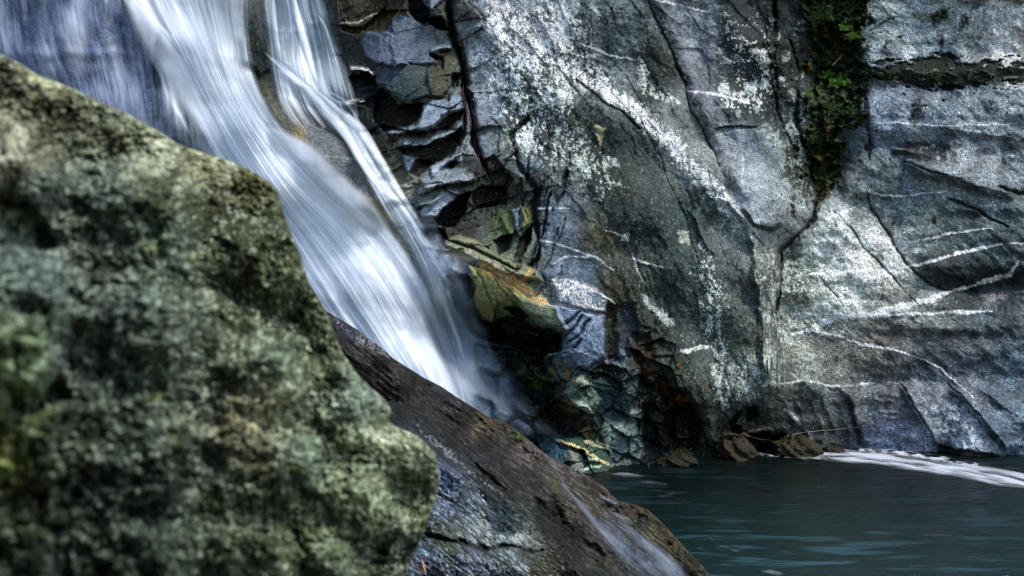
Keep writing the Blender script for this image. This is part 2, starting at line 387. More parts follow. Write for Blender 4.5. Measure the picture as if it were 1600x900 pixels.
# --- fractured band, built ledge by ledge
BR = (34,28,12); BL = (128,142,178); DK = (12,14,10)  # BL puts bluish sky light on the ledge tops
S.plate([(524,-90),(600,-120),(640,-10),(612,30),(612,50),(560,52),(534,50)], -.25, 0, .10, c=(48,42,14), a=.85)
S.plate([(592,28),(607,10),(606,40),(592,50)], -.18, 0, 0, c=(96,88,60), a=.8)
S.plate([(612,36),(622,20),(660,32),(680,60),(690,100),(640,98),(616,104),(610,70)], .06, -.03, .10, c=(92,104,140), a=.6)
S.plate([(562,66),(575,50),(600,58),(612,36),(612,88),(640,100),(616,104),(590,100),(570,84)], .10, .03, .06, c=(96,106,145), a=.7)
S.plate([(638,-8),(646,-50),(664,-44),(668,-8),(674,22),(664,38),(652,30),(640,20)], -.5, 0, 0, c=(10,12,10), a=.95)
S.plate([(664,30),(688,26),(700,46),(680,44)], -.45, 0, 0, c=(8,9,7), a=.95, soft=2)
S.plate([(668,18),(700,0),(702,46),(690,30),(676,26)], .1, 0, .05, c=(84,84,66), a=.7)
S.plate([(655,-10),(700,-10),(676,14),(664,8)], .12, 0, .12, c=(120,128,158), a=.8)
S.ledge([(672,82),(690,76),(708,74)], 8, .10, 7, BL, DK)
S.plate([(680,92),(708,80),(712,130),(690,152),(672,150),(670,110)], .10, -.02, .05, c=(70,70,48), a=.7)
S.plate([(672,84),(690,88),(692,106),(682,98)], -.2, 0, 0, c=(10,12,8), a=.9, soft=2)
S.plate([(598,130),(612,126),(614,104),(650,100),(676,108),(670,148),(640,162),(616,152)], .12, 0, -.02, c=(64,76,84), a=.7)
S.ledge([(545,108),(556,106),(574,112),(586,121)], 9, .14, 10, (190,192,200), DK)
S.plate([(548,116),(588,122),(596,150),(590,170),(556,164)], -.22, 0, .05, c=(26,36,44), a=.85, wet=.8)
S.plate([(588,152),(600,140),(622,164),(660,164),(652,186),(634,206),(600,208),(584,190)], -.35, 0, .10, c=(38,30,10), a=.92)
S.plate([(662,168),(676,153),(700,160),(710,148),(722,152),(722,168),(690,182),(676,200),(650,202)], .22, .03, .16, c=(122,134,166), a=.9)
S.ledge([(650,203),(676,201),(692,184),(724,168)], 26, .12, 10, None, DK)
S.plate([(682,200),(694,184),(720,170),(720,192),(706,204),(690,206)], -.28, 0, .10, c=(40,30,12), a=.9)
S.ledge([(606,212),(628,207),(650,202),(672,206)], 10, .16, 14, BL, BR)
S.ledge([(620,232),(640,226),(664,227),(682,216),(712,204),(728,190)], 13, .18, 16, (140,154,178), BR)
S.plate([(624,234),(668,228),(700,214),(722,200),(716,226),(700,250),(672,262),(650,250),(628,240)], -.26, 0, .10, c=(36,30,12), a=.92)
S.plate([(630,244),(655,246),(646,262),(636,272),(630,262)], .1, 0, .08, c=(128,140,172), a=.85)
S.plate([(650,250),(676,252),(672,266),(652,274),(638,270)], -.2, 0, .06, c=(32,28,12), a=.92)
S.plate([(672,262),(700,248),(722,240),(722,252),(700,260),(690,264),(676,274)], .12, 0, .10, c=(140,150,180), a=.8)
S.plate([(692,262),(704,254),(716,254),(706,264)], -.2, 0, 0, c=(16,16,10), a=.9, soft=2)
S.plate([(655,278),(690,268),(730,262),(720,280),(690,290),(664,294)], .16, 0, .10, c=(128,136,158), a=.75)
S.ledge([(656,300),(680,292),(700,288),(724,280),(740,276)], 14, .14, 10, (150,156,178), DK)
S.plate([(652,312),(672,300),(700,296),(698,306),(672,320),(656,324)], .10, 0, .10, c=(104,112,112), a=.8)
S.ledge([(648,326),(660,322),(684,312),(700,298)], 8, .12, 8, None, DK)
S.plate([(656,332),(690,300),(716,296),(706,320),(690,330),(680,340),(660,342)], .14, 0, .14, c=(140,150,180), a=.9)
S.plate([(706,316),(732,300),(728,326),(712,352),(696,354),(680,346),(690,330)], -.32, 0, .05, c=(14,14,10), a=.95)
S.plate([(660,366),(672,356),(696,358),(700,372),(682,386),(668,380)], -.5, 0, 0, c=(14,24,34), a=.95, wet=.8)
S.plate([(734,300),(752,290),(790,296),(790,320),(765,324),(742,322)], -.24, 0, .05, c=(26,28,18), a=.9)
S.plate([(752,252),(770,240),(800,280),(790,300),(770,296),(752,284)], -.15, 0, 0, c=(36,38,28), a=.7)
S.plate([(798,328),(816,320),(826,348),(812,370),(806,360)], .22, -.04, .04, c=(118,132,164), a=.75, soft=1.6)
S.plate([(814,320),(826,324),(830,352),(820,364),(814,350)], .20, .08, .02, c=(110,116,70), a=.85, soft=1.6)
S.plate([(784,340),(798,334),(804,358),(796,372),(786,352)], .12, 0, .05, c=(104,112,76), a=.8)
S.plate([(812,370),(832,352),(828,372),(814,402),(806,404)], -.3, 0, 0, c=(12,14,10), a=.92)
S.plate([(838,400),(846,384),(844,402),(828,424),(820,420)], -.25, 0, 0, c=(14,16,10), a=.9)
S.plate([(772,376),(800,366),(796,390),(780,396)], -.2, 0, 0, c=(24,26,20), a=.85)
# the long tilted plates under it
S.plate([(664,392),(700,396),(732,410),(742,430),(730,436),(700,432),(690,444),(680,430)], .06, 0, .05, c=(104,114,140), a=.8)
S.plate([(690,376),(720,366),(752,382),(790,404),(840,424),(850,440),(800,432),(760,412),(720,396)], .20, 0, .09, c=(130,132,110), a=.85)
S.crack([(686,366),(706,376),(730,386),(760,398),(792,412),(806,424)], 2.2, .15)
S.plate([(732,412),(768,424),(806,452),(836,470),(870,480),(884,512),(872,520),(840,496),(800,480),(778,470),(770,500),(752,500),(744,470),(730,440)], .22, .05, .03, c=(128,128,92), a=.9)
S.plate([(800,460),(870,482),(882,514),(850,510),(820,492)], .26, .04, .04, c=(112,122,106), a=.85)
for l_ in ([(744,418),(760,452),(776,496)], [(770,430),(800,470),(826,500)], [(790,446),(830,500),(850,514)]):
    S.crack(l_, 1.3, .03, a=.5)
S.plate([(700,432),(728,430),(744,450),(742,480),(760,504),(790,512),(784,540),(740,520),(716,480),(700,452)], -.35, -.1, 0, c=(22,38,52), a=.9, wet=.9)
# golden quartz seam
for w_, c_, a_ in ((7, (205,190,175), .85), (3, (190,140,60), .65)):
    S.paint(S.line([(672,390),(712,398),(745,404)], w_, brk=.0), (208,200,196), a_*.9)
    S.paint(S.line([(745,406),(775,420),(800,440),(826,456),(858,474)], w_, brk=.0), c_, a_)
S.paint(S.line([(855,474),(900,484),(945,494)], 3.5), (206,200,205), .85)
S.paint(S.line([(812,444),(824,430),(830,420)], 4), (190,160,110), .8)
# dark hollows below
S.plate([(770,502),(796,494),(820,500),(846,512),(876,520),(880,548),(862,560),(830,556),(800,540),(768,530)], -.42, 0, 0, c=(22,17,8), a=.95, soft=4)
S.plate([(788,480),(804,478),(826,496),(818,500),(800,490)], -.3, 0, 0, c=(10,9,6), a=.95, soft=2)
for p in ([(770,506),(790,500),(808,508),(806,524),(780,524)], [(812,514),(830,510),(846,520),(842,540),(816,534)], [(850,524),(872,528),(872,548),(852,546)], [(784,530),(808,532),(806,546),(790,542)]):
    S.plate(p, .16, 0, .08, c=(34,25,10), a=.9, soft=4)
S.plate([(744,540),(800,548),(850,566),(872,600),(846,650),(780,650),(750,610)], -.05, .05, .1, c=(22,34,34), a=.8, wet=.9)
S.paint(S.poly([(800,560),(830,566),(856,590),(850,600),(820,590)], 6), (66,72,40), .7)
S.paint(S.poly([(776,592),(800,590),(796,600),(780,602)], 4), (96,116,170), .7)
for p_, c_ in (([(850,550),(886,556),(898,600),(904,650),(880,652),(860,600)], (134,112,66)), ([(800,572),(846,584),(862,610),(826,606)], (92,96,52)), ([(700,392),(740,400),(800,440),(850,470),(846,478),(790,452),(730,412)], (176,150,92)), ([(884,640),(930,660),(926,676),(880,664)], (104,78,40))):
    k, g = S.poly(p_, 6); S.paint((k, g*ss(-.15, .2, S.brk[k]+.6*S.fine[k])), c_, .8)
# blue polished plate
S.plate([(866,476),(945,492),(946,560),(918,574),(902,572),(890,556),(882,520)], .16, -.02, .04, c=(126,142,186), a=.75, soft=3)
S.plate([(866,446),(884,438),(930,450),(946,466),(946,490),(870,474)], .1, 0, .05, c=(112,126,162), a=.7)
for l_ in ([(874,510),(896,496),(908,486)], [(880,526),(900,508),(912,492)], [(884,536),(906,520),(922,496)], [(892,548),(908,528)]):
    S.crack(l_, 2.4, .09, c=(36,44,50), a=.75)
k, g = S.poly([(858,452),(872,434),(900,440),(940,456),(944,488),(900,476),(868,470)], 6)
S.paint((k, g*ss(-.1, .2, S.brk[k]+S.fine[k])), (206,204,212), .9)
S.paint((k, g*ss(.1, .3, S.fine[k]-.1)), (130,100,80), .6)
for l_ in ([(862,436),(890,438),(920,452),(948,466),(962,476)], [(930,402),(900,390),(866,380),(840,376)], [(862,412),(890,400),(930,402),(958,422)], [(900,548),(920,556),(936,562)], [(840,325),(890,326)], [(850,560),(880,548),(900,545)]):
    S.vein(l_, 1.8, (200,206,222), .75)
S.plate([(904,584),(930,568),(966,572),(990,580),(980,606),(930,600)], .0, 0, .18, c=(46,62,66), a=.85, wet=.8)
S.ledge([(896,580),(912,586),(934,572),(956,566),(984,576)], 6, .12, 22, (120,130,140), (26,34,34))
S.plate([(880,590),(912,588),(944,624),(926,650),(902,640),(884,618)], .12, .04, .04, c=(92,112,98), a=.7, wet=.6)
for l_, w_ in (([(886,600),(910,592),(920,600)], 5), ([(892,624),(912,632),(924,644)], 3.5), ([(884,612),(900,606)], 4)):
    S.paint(S.line(l_, w_), (176,184,176), .75)
# rusty and black shapes left of the outcrop foot
for p, o_, c_ in (([(944,480),(964,478),(960,520),(968,560),(950,566),(944,530)], -.1, (52,50,34)), ([(968,480),(990,478),(996,520),(984,556),(970,540)], -.12, (62,70,92)),
                 ([(990,520),(1012,524),(1022,560),(1006,590),(990,560)], -.16, (58,46,22)), ([(1000,580),(1040,586),(1060,640),(1040,700),(1000,690),(990,630)], -.2, (30,30,20)),
                 ([(1030,600),(1070,612),(1094,660),(1090,700),(1050,700)], -.22, (20,20,14)), ([(830,640),(880,640),(930,664),(920,684),(860,680)], -.15, (46,34,18))):
    S.plate(p, o_, 0, 0, c=c_, a=.8, soft=6)
k, g = S.poly([(990,560),(1060,570),(1110,610),(1090,640),(1040,620),(1000,610)], 14)
S.paint((k, g*ss(.1, .3, S.brk[k])), (128,92,44), .8)
# striped plates above the water at the outcrop's foot
S.plate([(838,694),(870,680),(930,688),(955,704),(955,740),(860,745)], .1, 0, .05, c=(56,80,74), a=.8, wet=.8, soft=2)
S.paint(S.poly([(836,700),(866,684),(884,700),(880,736),(850,730)], 4), (74,98,142), .8)
S.paint(S.poly([(888,700),(896,700),(916,736),(896,742)], 3), (136,134,132), .8)
S.vein([(868,688),(892,696),(912,702),(934,718),(952,726)], 3.2, (206,186,142), .95)
S.vein([(912,688),(932,694),(955,702)], 3.2, (200,192,166), .9)
S.vein([(914,734),(924,728),(940,730)], 2.6, (170,190,180), .9)
S.vein([(914,722),(918,716),(936,718)], 1.5, (170,180,170), .8)
S.paint(S.poly([(940,660),(1000,640),(1010,720),(960,738)], 12), (96,112,124), .5)
S.paint(S.line([(952,690),(975,664),(996,640)], 9, brk=.1), (150,158,164), .6)
S.plate([(1004,640),(1034,690),(1030,732),(1004,728)], -.2, 0, 0, c=(12,16,14), a=.8, soft=6)
S.plate([(1036,708),(1046,706),(1040,730),(1030,732)], .1, 0, 0, c=(104,122,160), a=.85, soft=3)
S.plate([(1042,700),(1070,698),(1090,720),(1050,728)], .12, 0, 0, c=(54,48,20), a=.85, soft=4)
S.plate([(1080,560),(1110,620),(1118,690),(1100,690),(1080,630),(1060,590)], .14, .05, 0, c=(66,78,74), a=.7, soft=8)
S.plate([(1170,676),(1226,680),(1222,712),(1172,714)], -.35, 0, 0, c=(18,18,12), a=.92, soft=4)
S.ledge([(1118,684),(1150,678),(1190,676),(1216,682)], 10, .1, 8, (92,88,70), None)
for p in ([(1150,644),(1160,640),(1150,662),(1140,664)], [(1166,636),(1180,634),(1184,652),(1170,656)], [(1142,666),(1160,664),(1158,676),(1144,676)]):
    S.plate(p, -.15, 0, 0, c=(18,22,20), a=.85)
# --- crack with roots running down the left of the white rock
S.crack([(676,-330),(690,-200),(684,-100),(698,-40),(700,0),(704,40),(712,70),(722,100),(730,140),(736,180),(742,215),(752,250),(762,270)], 6, .34, (16,16,16), .95)
S.crack([(722,100),(726,130),(722,170),(728,200),(716,230)], 4, .25, (22,20,20), .9)
S.crack([(738,180),(740,220),(756,262)], 2, .1, (110,60,50), .7)
S.plate([(706,116),(718,114),(718,138),(708,140)], -.35, 0, 0, c=(10,12,10), a=.95, soft=2)
S.crack([(826,180),(800,215),(812,260),(838,300),(834,340),(842,380),(828,410)], 4, .14, (28,30,24), .85)
S.crack([(838,190),(830,240),(822,290)], 2.4, .1, (34,36,30), .8)
S.crack([(862,300),(852,330),(846,376)], 2.2, .1, (26,28,24), .8)
S.crack([(884,340),(866,390),(850,420)], 1.6, .05, (36,40,44), .8)
S.crack([(890,240),(880,300),(864,330)], 3, .1, (34,38,34), .7, brk=.1)
for k_ in range(26):
    x0 = random.uniform(760, 900); y0 = random.uniform(180, 430)
    S.crack([(x0, y0), (x0+random.uniform(-8, 4), y0+18), (x0+random.uniform(-18, 0), y0+random.uniform(26, 50))], random.uniform(1, 2.2), .05, (30,34,32), .6)

# --- white crust: scattered in flakes along bands
sp1 = fbm(PX/7., PY/9., 61, 4); sp2 = fbm(PX/3.2, PY/3.6, 62, 3); sp3 = fbm(PX/28., PY/34., 63, 3)
flake = sp1*.6+sp2*.55+sp3*.5
def crust(kg, thr, c=(205,210,218), a=.85, sharp=.14):
    k, g = kg
    S.paint((k, g*ss(thr, thr+sharp, flake[k]+(g-.5)*.55)), c, a)
def dark_flecks(kg, thr, c=(34,42,40), a=.8):
    k, g = kg; S.paint((k, g*ss(thr, thr+.15, -flake[k]+(g-.5)*.4)), c, a)
crust(S.poly([(752,-10),(860,-10),(905,80),(940,128),(900,130),(850,110),(800,70),(770,60)], 26), -.15, (214,218,230))
crust(S.line([(830,-10),(870,60),(925,115),(970,155),(1020,195),(1070,250),(1115,290)], 16), .02, (214,218,226))
crust(S.line([(880,90),(930,135),(965,158)], 8), -.4, (220,222,228))
crust(S.line([(1020,195),(1060,235),(1110,290),(1150,345),(1185,375)], 20), .12, (200,204,208))
crust(S.poly([(740,0),(900,20),(900,150),(880,260),(800,250),(770,180)], 30), .28, (190,196,208))
crust(S.line([(1096,380),(1110,460),(1120,560),(1130,640)], 22), .2, (184,192,196))
crust(S.line([(1004,460),(1030,490),(1056,510)], 8), .0, (180,186,190))
crust(S.poly([(860,200),(900,180),(960,260),(950,330),(900,300)], 25), .32, (176,184,188))
crust(S.poly([(1180,180),(1260,120),(1290,300),(1270,340),(1215,330)], 20), .22, (150,160,168))
k, g = S.poly([(1118,-12),(1258,-12),(1268,120),(1250,180),(1226,200),(1196,186),(1132,194),(1112,120),(1126,60)], 12)
S.paint((k, g*np.clip(.9+.5*S.brk[k], 0, 1)), (40,50,58), .8)
for x0, y0, r_ in ((1130,92,7),(1150,88,4),(1168,142,9),(1192,132,10),(1146,146,5),(1124,80,5),(1196,98,8),(1215,60,7),(1228,86,9),(1222,128,10),(1240,150,12),(1206,30,6),(1184,170,7),(1152,176,6),(1236,196,9),(1250,120,7),(1226,226,10),(1240,256,9)):
    k, g = S.poly([(x0+r_*math.cos(a_)*random.uniform(.7,1.3), y0+r_*math.sin(a_)*random.uniform(.6,1.1)) for a_ in np.arange(0, 6.2, .9)], 4)
    g = ss(.25, .5, g+.55*S.fine[k]-.1); S.paint((k, g), (150,160,164), .75); S.push((k, g), -.008)
for x0, y0, y1 in ((1208,-10,30),(1214,60,110),(1250,-10,34),(1236,100,150),(1204,150,190),(1228,210,300),(1244,230,320),(1256,250,330),(1236,300,345)):
    k, g = S.line([(x0,y0),(x0+random.uniform(0,6),(y0+y1)/2),(x0+random.uniform(2,16),y1)], 5); g = g*ss(-.2, .1, sp1[k]); S.paint((k, g), (18,24,14), .9); S.push((k, g), .05)
crust(S.poly([(1110,20),(1200,20),(1240,120),(1200,190),(1120,180)], 20), .46, (180,184,190))
crust(S.poly([(1216,370),(1270,380),(1262,480),(1240,540),(1210,560)], 16), .12, (150,158,158))
crust(S.poly([(1140,540),(1200,560),(1200,620),(1120,640)], 20), .22, (170,176,176))
crust(S.line([(1000,90),(1010,140),(1030,150),(1062,162)], 10), .05, (180,184,190))
crust((lambda k: (k, np.ones(k.sum(), f4)*.6))(S.win([(1000,-5),(1330,620)], 5)), .62, (180,184,190), .7)
dark_flecks(S.poly([(990,20),(1040,0),(1066,120),(1040,170),(995,170)], 18), .1)
dark_flecks(S.poly([(740,0),(1000,0),(900,300),(780,260)], 30), .22)
dark_flecks(S.poly([(1180,-10),(1270,-10),(1280,180),(1230,220),(1190,120)], 20), .16, (20,26,22))
dark_flecks(S.line([(1010,50),(1062,110),(1100,180)], 8), .0, (24,28,20))
for p, c_ in (([(928,195),(950,200),(944,216),(938,232),(932,210)], (150,146,120)), ([(940,244),(960,246),(966,262),(950,260),(944,268)], (165,172,170)), ([(952,282),(970,288),(964,294)], (160,166,164)),
              ([(1128,88),(1142,92),(1138,100)], (180,184,190)), ([(1160,132),(1184,124),(1180,142),(1164,142)], (180,184,190)), ([(1122,130),(1136,130),(1138,148),(1124,146)], (180,184,190)),
              ([(1166,74),(1196,78),(1198,90),(1176,84)], (196,196,196)), ([(1266,92),(1274,90),(1276,104),(1264,106)], (180,184,190)), ([(970,366),(982,362),(982,380),(970,378)], (150,160,158)), ([(1062,362),(1076,362),(1076,382),(1064,380)], (150,156,150))):
    k, g = S.poly(p, 5); g = ss(.3, .6, g+.5*S.fine[k]+.2*S.brk[k]); S.paint((k, g), c_, .85); S.push((k, g), -.01)
# dark face: fine hatch of mineral streaks and pin-prick lichens
h1 = fbm((PX*.90+PY*.42)/3.0, (-PX*.42+PY*.90)/26., 64, 3)
S.col *= np.clip(1+.30*h1*face, .4, 2)[..., None]
pin = ss(.62, .74, fbm(PX/3.0, PY/3.0, 66, 2)+.1*sp3)
S.col = S.col*(1-(pin*.45*(1-falls))[..., None])+lin((150,160,164))*(pin*.45*(1-falls))[..., None]
dk = ss(.5, .66, fbm(PX/3.4, PY/3.4, 67, 2)-.1*sp3)*.5*(1-falls)
S.col *= (1-dk)[..., None]
S.crack([(902,126),(930,150),(962,172),(1000,200)], 2.4, .08, (36,40,36), .8)
# crease where the smooth light plane meets the face, and other creases of the outcrop
S.ledge([(1006,-10),(1028,36),(1050,84),(1064,120),(1082,170),(1102,214),(1126,262),(1152,320),(1178,364)], 16, -.14, 20)
S.crack([(1006,-10),(1028,36),(1050,84),(1064,120),(1082,170),(1102,214),(1126,262)], 1.6, .06, (40,44,38), .7)
S.plate([(1148,200),(1200,196),(1222,250),(1228,330),(1210,358),(1184,350),(1160,310),(1148,260)], .08, 0, .05, c=(132,140,160), a=.5, soft=9)
S.ledge([(1160,320),(1180,350),(1206,358),(1224,346)], 14, .10, 9, None, (44,48,48))
S.crack([(1000,180),(1038,260),(1070,340),(1090,420)], 1.6, .04, (52,60,58), .5)
S.ledge([(1110,306),(1140,318),(1160,340),(1176,380),(1184,440),(1192,520),(1196,600)], 22, .18, 10, None, (40,48,46), .5)
S.ledge([(1080,330),(1094,360),(1110,400)], 12, .1, 6, (80,88,92), (46,54,54), .5)
S.plate([(1098,20),(1112,62),(1128,200),(1108,210),(1088,150)], -.0, .04, 0)
S.ledge([(1112,200),(1150,196),(1200,194)], 6, .07, 5, None, (24,30,28), .8)
S.ledge([(1160,76),(1190,64),(1230,70)], 8, .10, 8, None, (14,20,18), .9)
# crevice
S.plate([(1276,-200),(1296,-400),(1316,-400),(1338,-180),(1352,-30),(1346,40),(1340,100),(1346,180),(1312,200),(1304,262),(1296,300),(1282,318),(1268,300),(1262,240),(1256,210),(1262,190),(1270,120),(1258,60)], -.12, 0, 0, c=(34,42,24), a=.2, soft=5)
k, g = S.poly([(1290,-420),(1320,-430),(1340,-200),(1356,-60),(1356,40),(1346,100),(1352,192),(1316,204),(1312,262),(1300,300),(1278,322),(1266,290),(1250,236),(1258,190),(1262,120),(1250,-40),(1276,-200)], 20)
g = ss(.38, .62, g+.75*fbm(PX[k]/16., PY[k]/20., 70, 4))
S.paint((k, g), (30,36,22), .9)
S.dep[k] -= g*np.clip(fbm(PX[k]/13., PY[k]/12., 71, 4), -.3, 1)*.30
S.paint((k, g*ss(.0, .3, fbm(PX[k]/9., PY[k]/8., 72, 3))), (64,84,36), .8)
S.paint((k, g*ss(.25, .5, fbm(PX[k]/26., PY[k]/24., 73, 3))), (92,66,40), .85)
crust(S.poly([(1170,380),(1215,380),(1225,600),(1196,610)], 14), .2, (150,156,154))
k, g = S.poly([(1180,390),(1222,400),(1228,600),(1194,600)], 10); S.dep[k] += g*fbm(PX[k]/6., PY[k]/40., 19, 4)*.07; S.col[k] *= np.exp(g*1.2*fbm(PX[k]/4., PY[k]/30., 20, 4))[:, None]
S.crack([(1208,-10),(1212,40),(1206,90),(1216,140)], 4, .12, (22,28,18), .7, brk=.1)
S.crack([(1234,60),(1250,110),(1244,180),(1258,240),(1276,300),(1270,340),(1240,372),(1218,390),(1222,440),(1214,490)], 3.2, .12, (20,26,18), .85)
S.crack([(1252,212),(1270,250),(1262,300)], 3, .15, (24,28,22), .8)
S.crack([(1196,40),(1204,110),(1216,180),(1240,230)], 2.4, .08, (30,36,32), .7, brk=.1)
# ledges of the right wall
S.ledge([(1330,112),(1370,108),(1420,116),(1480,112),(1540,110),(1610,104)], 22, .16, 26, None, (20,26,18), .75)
k, g = S.poly([(1336,96),(1420,94),(1470,84),(1530,96),(1610,88),(1640,128),(1560,128),(1500,142),(1440,138),(1390,130),(1340,120)], 12)
g = ss(.55, .72, g+1.1*fbm(PX[k]/22., PY[k]/9., 75, 4)); S.push((k, g), .06); S.paint((k, g), (13,17,10), .96)
S.ledge([(1360,192),(1410,193),(1450,194)], 8, .03, 8)
S.vein([(1346,90),(1400,90),(1440,92)], 1.0, (170,178,190), .6)
S.vein([(1540,92),(1600,90)], 1.2, (180,184,190), .7)
S.vein([(1362,192),(1400,192),(1450,195),(1480,198),(1560,194),(1610,192)], 1.1, (186,192,202), .7, brk=.0)
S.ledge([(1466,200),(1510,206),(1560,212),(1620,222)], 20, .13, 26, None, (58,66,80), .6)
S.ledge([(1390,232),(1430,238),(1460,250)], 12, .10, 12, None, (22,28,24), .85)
k, g = S.poly([(1400,222),(1450,220),(1490,226),(1470,252),(1440,248),(1410,236)], 7)
S.paint((k, g*ss(-.1, .2, sp1[k]+.3)), (24,30,26), .85); S.push((k, g), .05)
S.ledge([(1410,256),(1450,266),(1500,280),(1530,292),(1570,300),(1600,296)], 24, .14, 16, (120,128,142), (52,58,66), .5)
S.crack([(1412,254),(1450,266),(1480,276)], 2, .08, (26,30,32), .7)
S.crack([(1560,292),(1590,304),(1610,298)], 2.4, .1, (22,26,28), .8)
for p in ([(1450,24),(1470,14),(1484,12),(1474,32),(1458,40)], [(1500,24),(1514,28),(1512,44),(1498,44)], [(1510,14),(1532,6),(1534,10),(1514,18)], [(1462,54),(1474,52),(1472,86),(1450,84),(1464,74)], [(1430,156),(1440,150),(1436,180),(1424,192),(1420,186)], [(1344,34),(1360,28),(1366,36),(1350,44)], [(1584,-2),(1602,0),(1596,8)], [(1418,182),(1438,188),(1430,194)]):
    k, g = S.poly(p, 4); gg = g*ss(-.3, .0, sp1[k]+.1)
    S.paint((k, gg), (22,26,12), .95); S.push((k, gg), -.03)
S.crack([(1360,50),(1384,34),(1400,26)], 1.6, .04, (60,64,66), .6)
S.vein([(1358,42),(1372,36),(1380,30)], 1.6, (190,196,204), .7)
S.crack([(1345,120),(1352,170),(1362,230),(1360,250)], 3, .1, (40,46,50), .7, brk=.1)
# the big scoop and its lip
S.ledge([(1352,300),(1362,324),(1384,358),(1402,392),(1420,416),(1448,440),(1480,454),(1530,458),(1580,452),(1620,440)], 40, -.20, 60)
S.crack([(1352,300),(1362,324),(1384,358),(1402,392),(1420,416),(1448,440),(1480,454),(1530,457)], 2.0, .07, (40,46,50), .8)
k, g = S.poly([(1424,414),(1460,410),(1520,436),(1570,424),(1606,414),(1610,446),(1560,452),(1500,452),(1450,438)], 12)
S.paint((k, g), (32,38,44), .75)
S.crack([(1302,330),(1326,352),(1350,386),(1376,414),(1402,442),(1424,468),(1440,480)], 1.5, .05, (60,64,64), .7)
S.ledge([(1302,330),(1326,352),(1350,386),(1376,414),(1402,442),(1424,468)], 30, -.05, 30)
S.crack([(1276,432),(1300,454),(1318,480)], 1.5, .04, (80,86,90), .6)
S.crack([(1482,310),(1520,324),(1550,342),(1576,356)], 2.4, .08, (30,36,42), .8)
S.crack([(1440,338),(1462,300)], 1, .02, (70,76,80), .5)
S.plate([(1455,342),(1462,340),(1462,350),(1456,350)], -.06, 0, 0, c=(30,34,40), a=.9, soft=2)
VE = [([(1236,524),(1262,516),(1290,502),(1310,496),(1340,494),(1370,490),(1410,480),(1450,468),(1484,455)], 4.2, .98), ([(1484,455),(1520,446),(1550,436),(1575,430),(1592,408)], 2.6, .8),
      ([(1220,532),(1240,524)], 1.6, .6), ([(1236,490),(1256,492),(1290,490),(1320,494)], 2.4, .85), ([(1330,496),(1370,494),(1420,492),(1470,488),(1550,488)], 2.3, .85),
      ([(1266,428),(1310,428),(1350,424),(1390,422),(1420,417)], 2.4, .95), ([(1420,417),(1460,408),(1500,394),(1540,388),(1564,381)], 1.9, .85), ([(1580,382),(1612,378)], 1.3, .7),
      ([(1270,408),(1310,404),(1360,396)], 1.3, .7), ([(1366,390),(1400,386)], 1.4, .7), ([(1404,384),(1440,376),(1480,366),(1510,360),(1550,356)], 1.3, .65),
      ([(1266,362),(1290,344),(1320,330),(1346,320)], 1.7, .75), ([(1270,516),(1310,526),(1350,540),(1390,544),(1430,556)], 1.7, .75), ([(1430,556),(1470,576),(1500,604),(1520,620)], 1.2, .5),
      ([(1390,414),(1410,450),(1434,480)], 1.0, .6), ([(1352,300),(1400,308),(1460,300),(1480,298)], 1.2, .7), ([(1210,600),(1260,595),(1300,604),(1370,598)], 1.6, .4),
      ([(1064,548),(1080,546),(1106,542)], 3.2, .85), ([(988,404),(1010,410),(1036,418)], 1.3, .7), ([(980,380),(1000,430),(1012,450)], 1.0, .4), ([(900,66),(950,84),(992,96)], 1.5, .8),
      ([(1076,142),(1120,148),(1172,162)], 1.6, .85), ([(1020,0),(1060,8),(1112,20)], 1.5, .75), ([(810,26),(840,44),(870,60)], 1.2, .6), ([(534,36),(560,34),(574,28),(590,22)], 1.2, .5), ([(1160,240),(1160,290)], 1.2, .5), ([(1112,212),(1180,200),(1200,194)], 1.0, .4),
      ([(1190,290),(1260,330)], .9, .3), ([(940,360),(980,370)], 1.0, .5), ([(500,244),(560,248)], 1.2, .5)]
for p, w_, a_ in VE: S.vein(p, w_*1.25, (214,218,222), a_)
k, g = S.poly([(1534,460),(1566,456),(1596,456),(1560,470),(1540,480)], 5); S.paint((k, g), (130,122,128), .6); S.push((k, g), -.04)
# foot of the right wall: three long rounded slabs lapping one another
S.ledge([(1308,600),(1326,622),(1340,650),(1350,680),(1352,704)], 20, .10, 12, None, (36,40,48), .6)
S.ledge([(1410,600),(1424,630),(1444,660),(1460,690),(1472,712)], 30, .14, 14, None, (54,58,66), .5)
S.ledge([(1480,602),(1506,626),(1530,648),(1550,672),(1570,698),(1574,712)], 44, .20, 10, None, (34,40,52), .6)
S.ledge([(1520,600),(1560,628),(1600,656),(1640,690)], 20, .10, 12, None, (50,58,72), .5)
S.crack([(1480,600),(1506,626),(1530,648),(1550,672),(1570,698)], 1.8, .06, (20,26,34), .8)
S.crack([(1410,600),(1424,630),(1444,660),(1464,700)], 1.6, .06, (34,38,46), .7)
S.paint(S.poly([(1464,694),(1500,700),(1560,712),(1562,722),(1510,720),(1466,708)], 3), (40,36,20), .9)
S.push(S.poly([(1466,698),(1500,703),(1560,714),(1562,726),(1466,714)], 3), .10)
for x0 in (1222, 1240, 1262, 1282, 1304, 1322):
    S.ledge([(x0,620),(x0+12,644),(x0+22,670),(x0+26,700)], 12, random.uniform(.02,.06), 7, (96,104,118), (30,34,36), .4)
S.paint(S.line([(1220,638),(1240,648),(1262,672)], 4, brk=0.), (180,184,190), .6)
for x0, y0 in ((1362,622),(1372,640),(1388,614),(1376,650)):
    S.ledge([(x0,y0),(x0+14,y0+6),(x0+34,y0+4)], 6, .04, 5)
k, g = S.poly([(1380,660),(1460,676),(1470,706),(1352,704),(1352,680)], 16); S.paint((k, g), (140,148,185), .5)
k, g = S.poly([(1470,600),(1560,690),(1560,706),(1480,696),(1440,650)], 12); S.paint((k, g*ss(-.2, .2, sp1[k])), (160,168,190), .5)
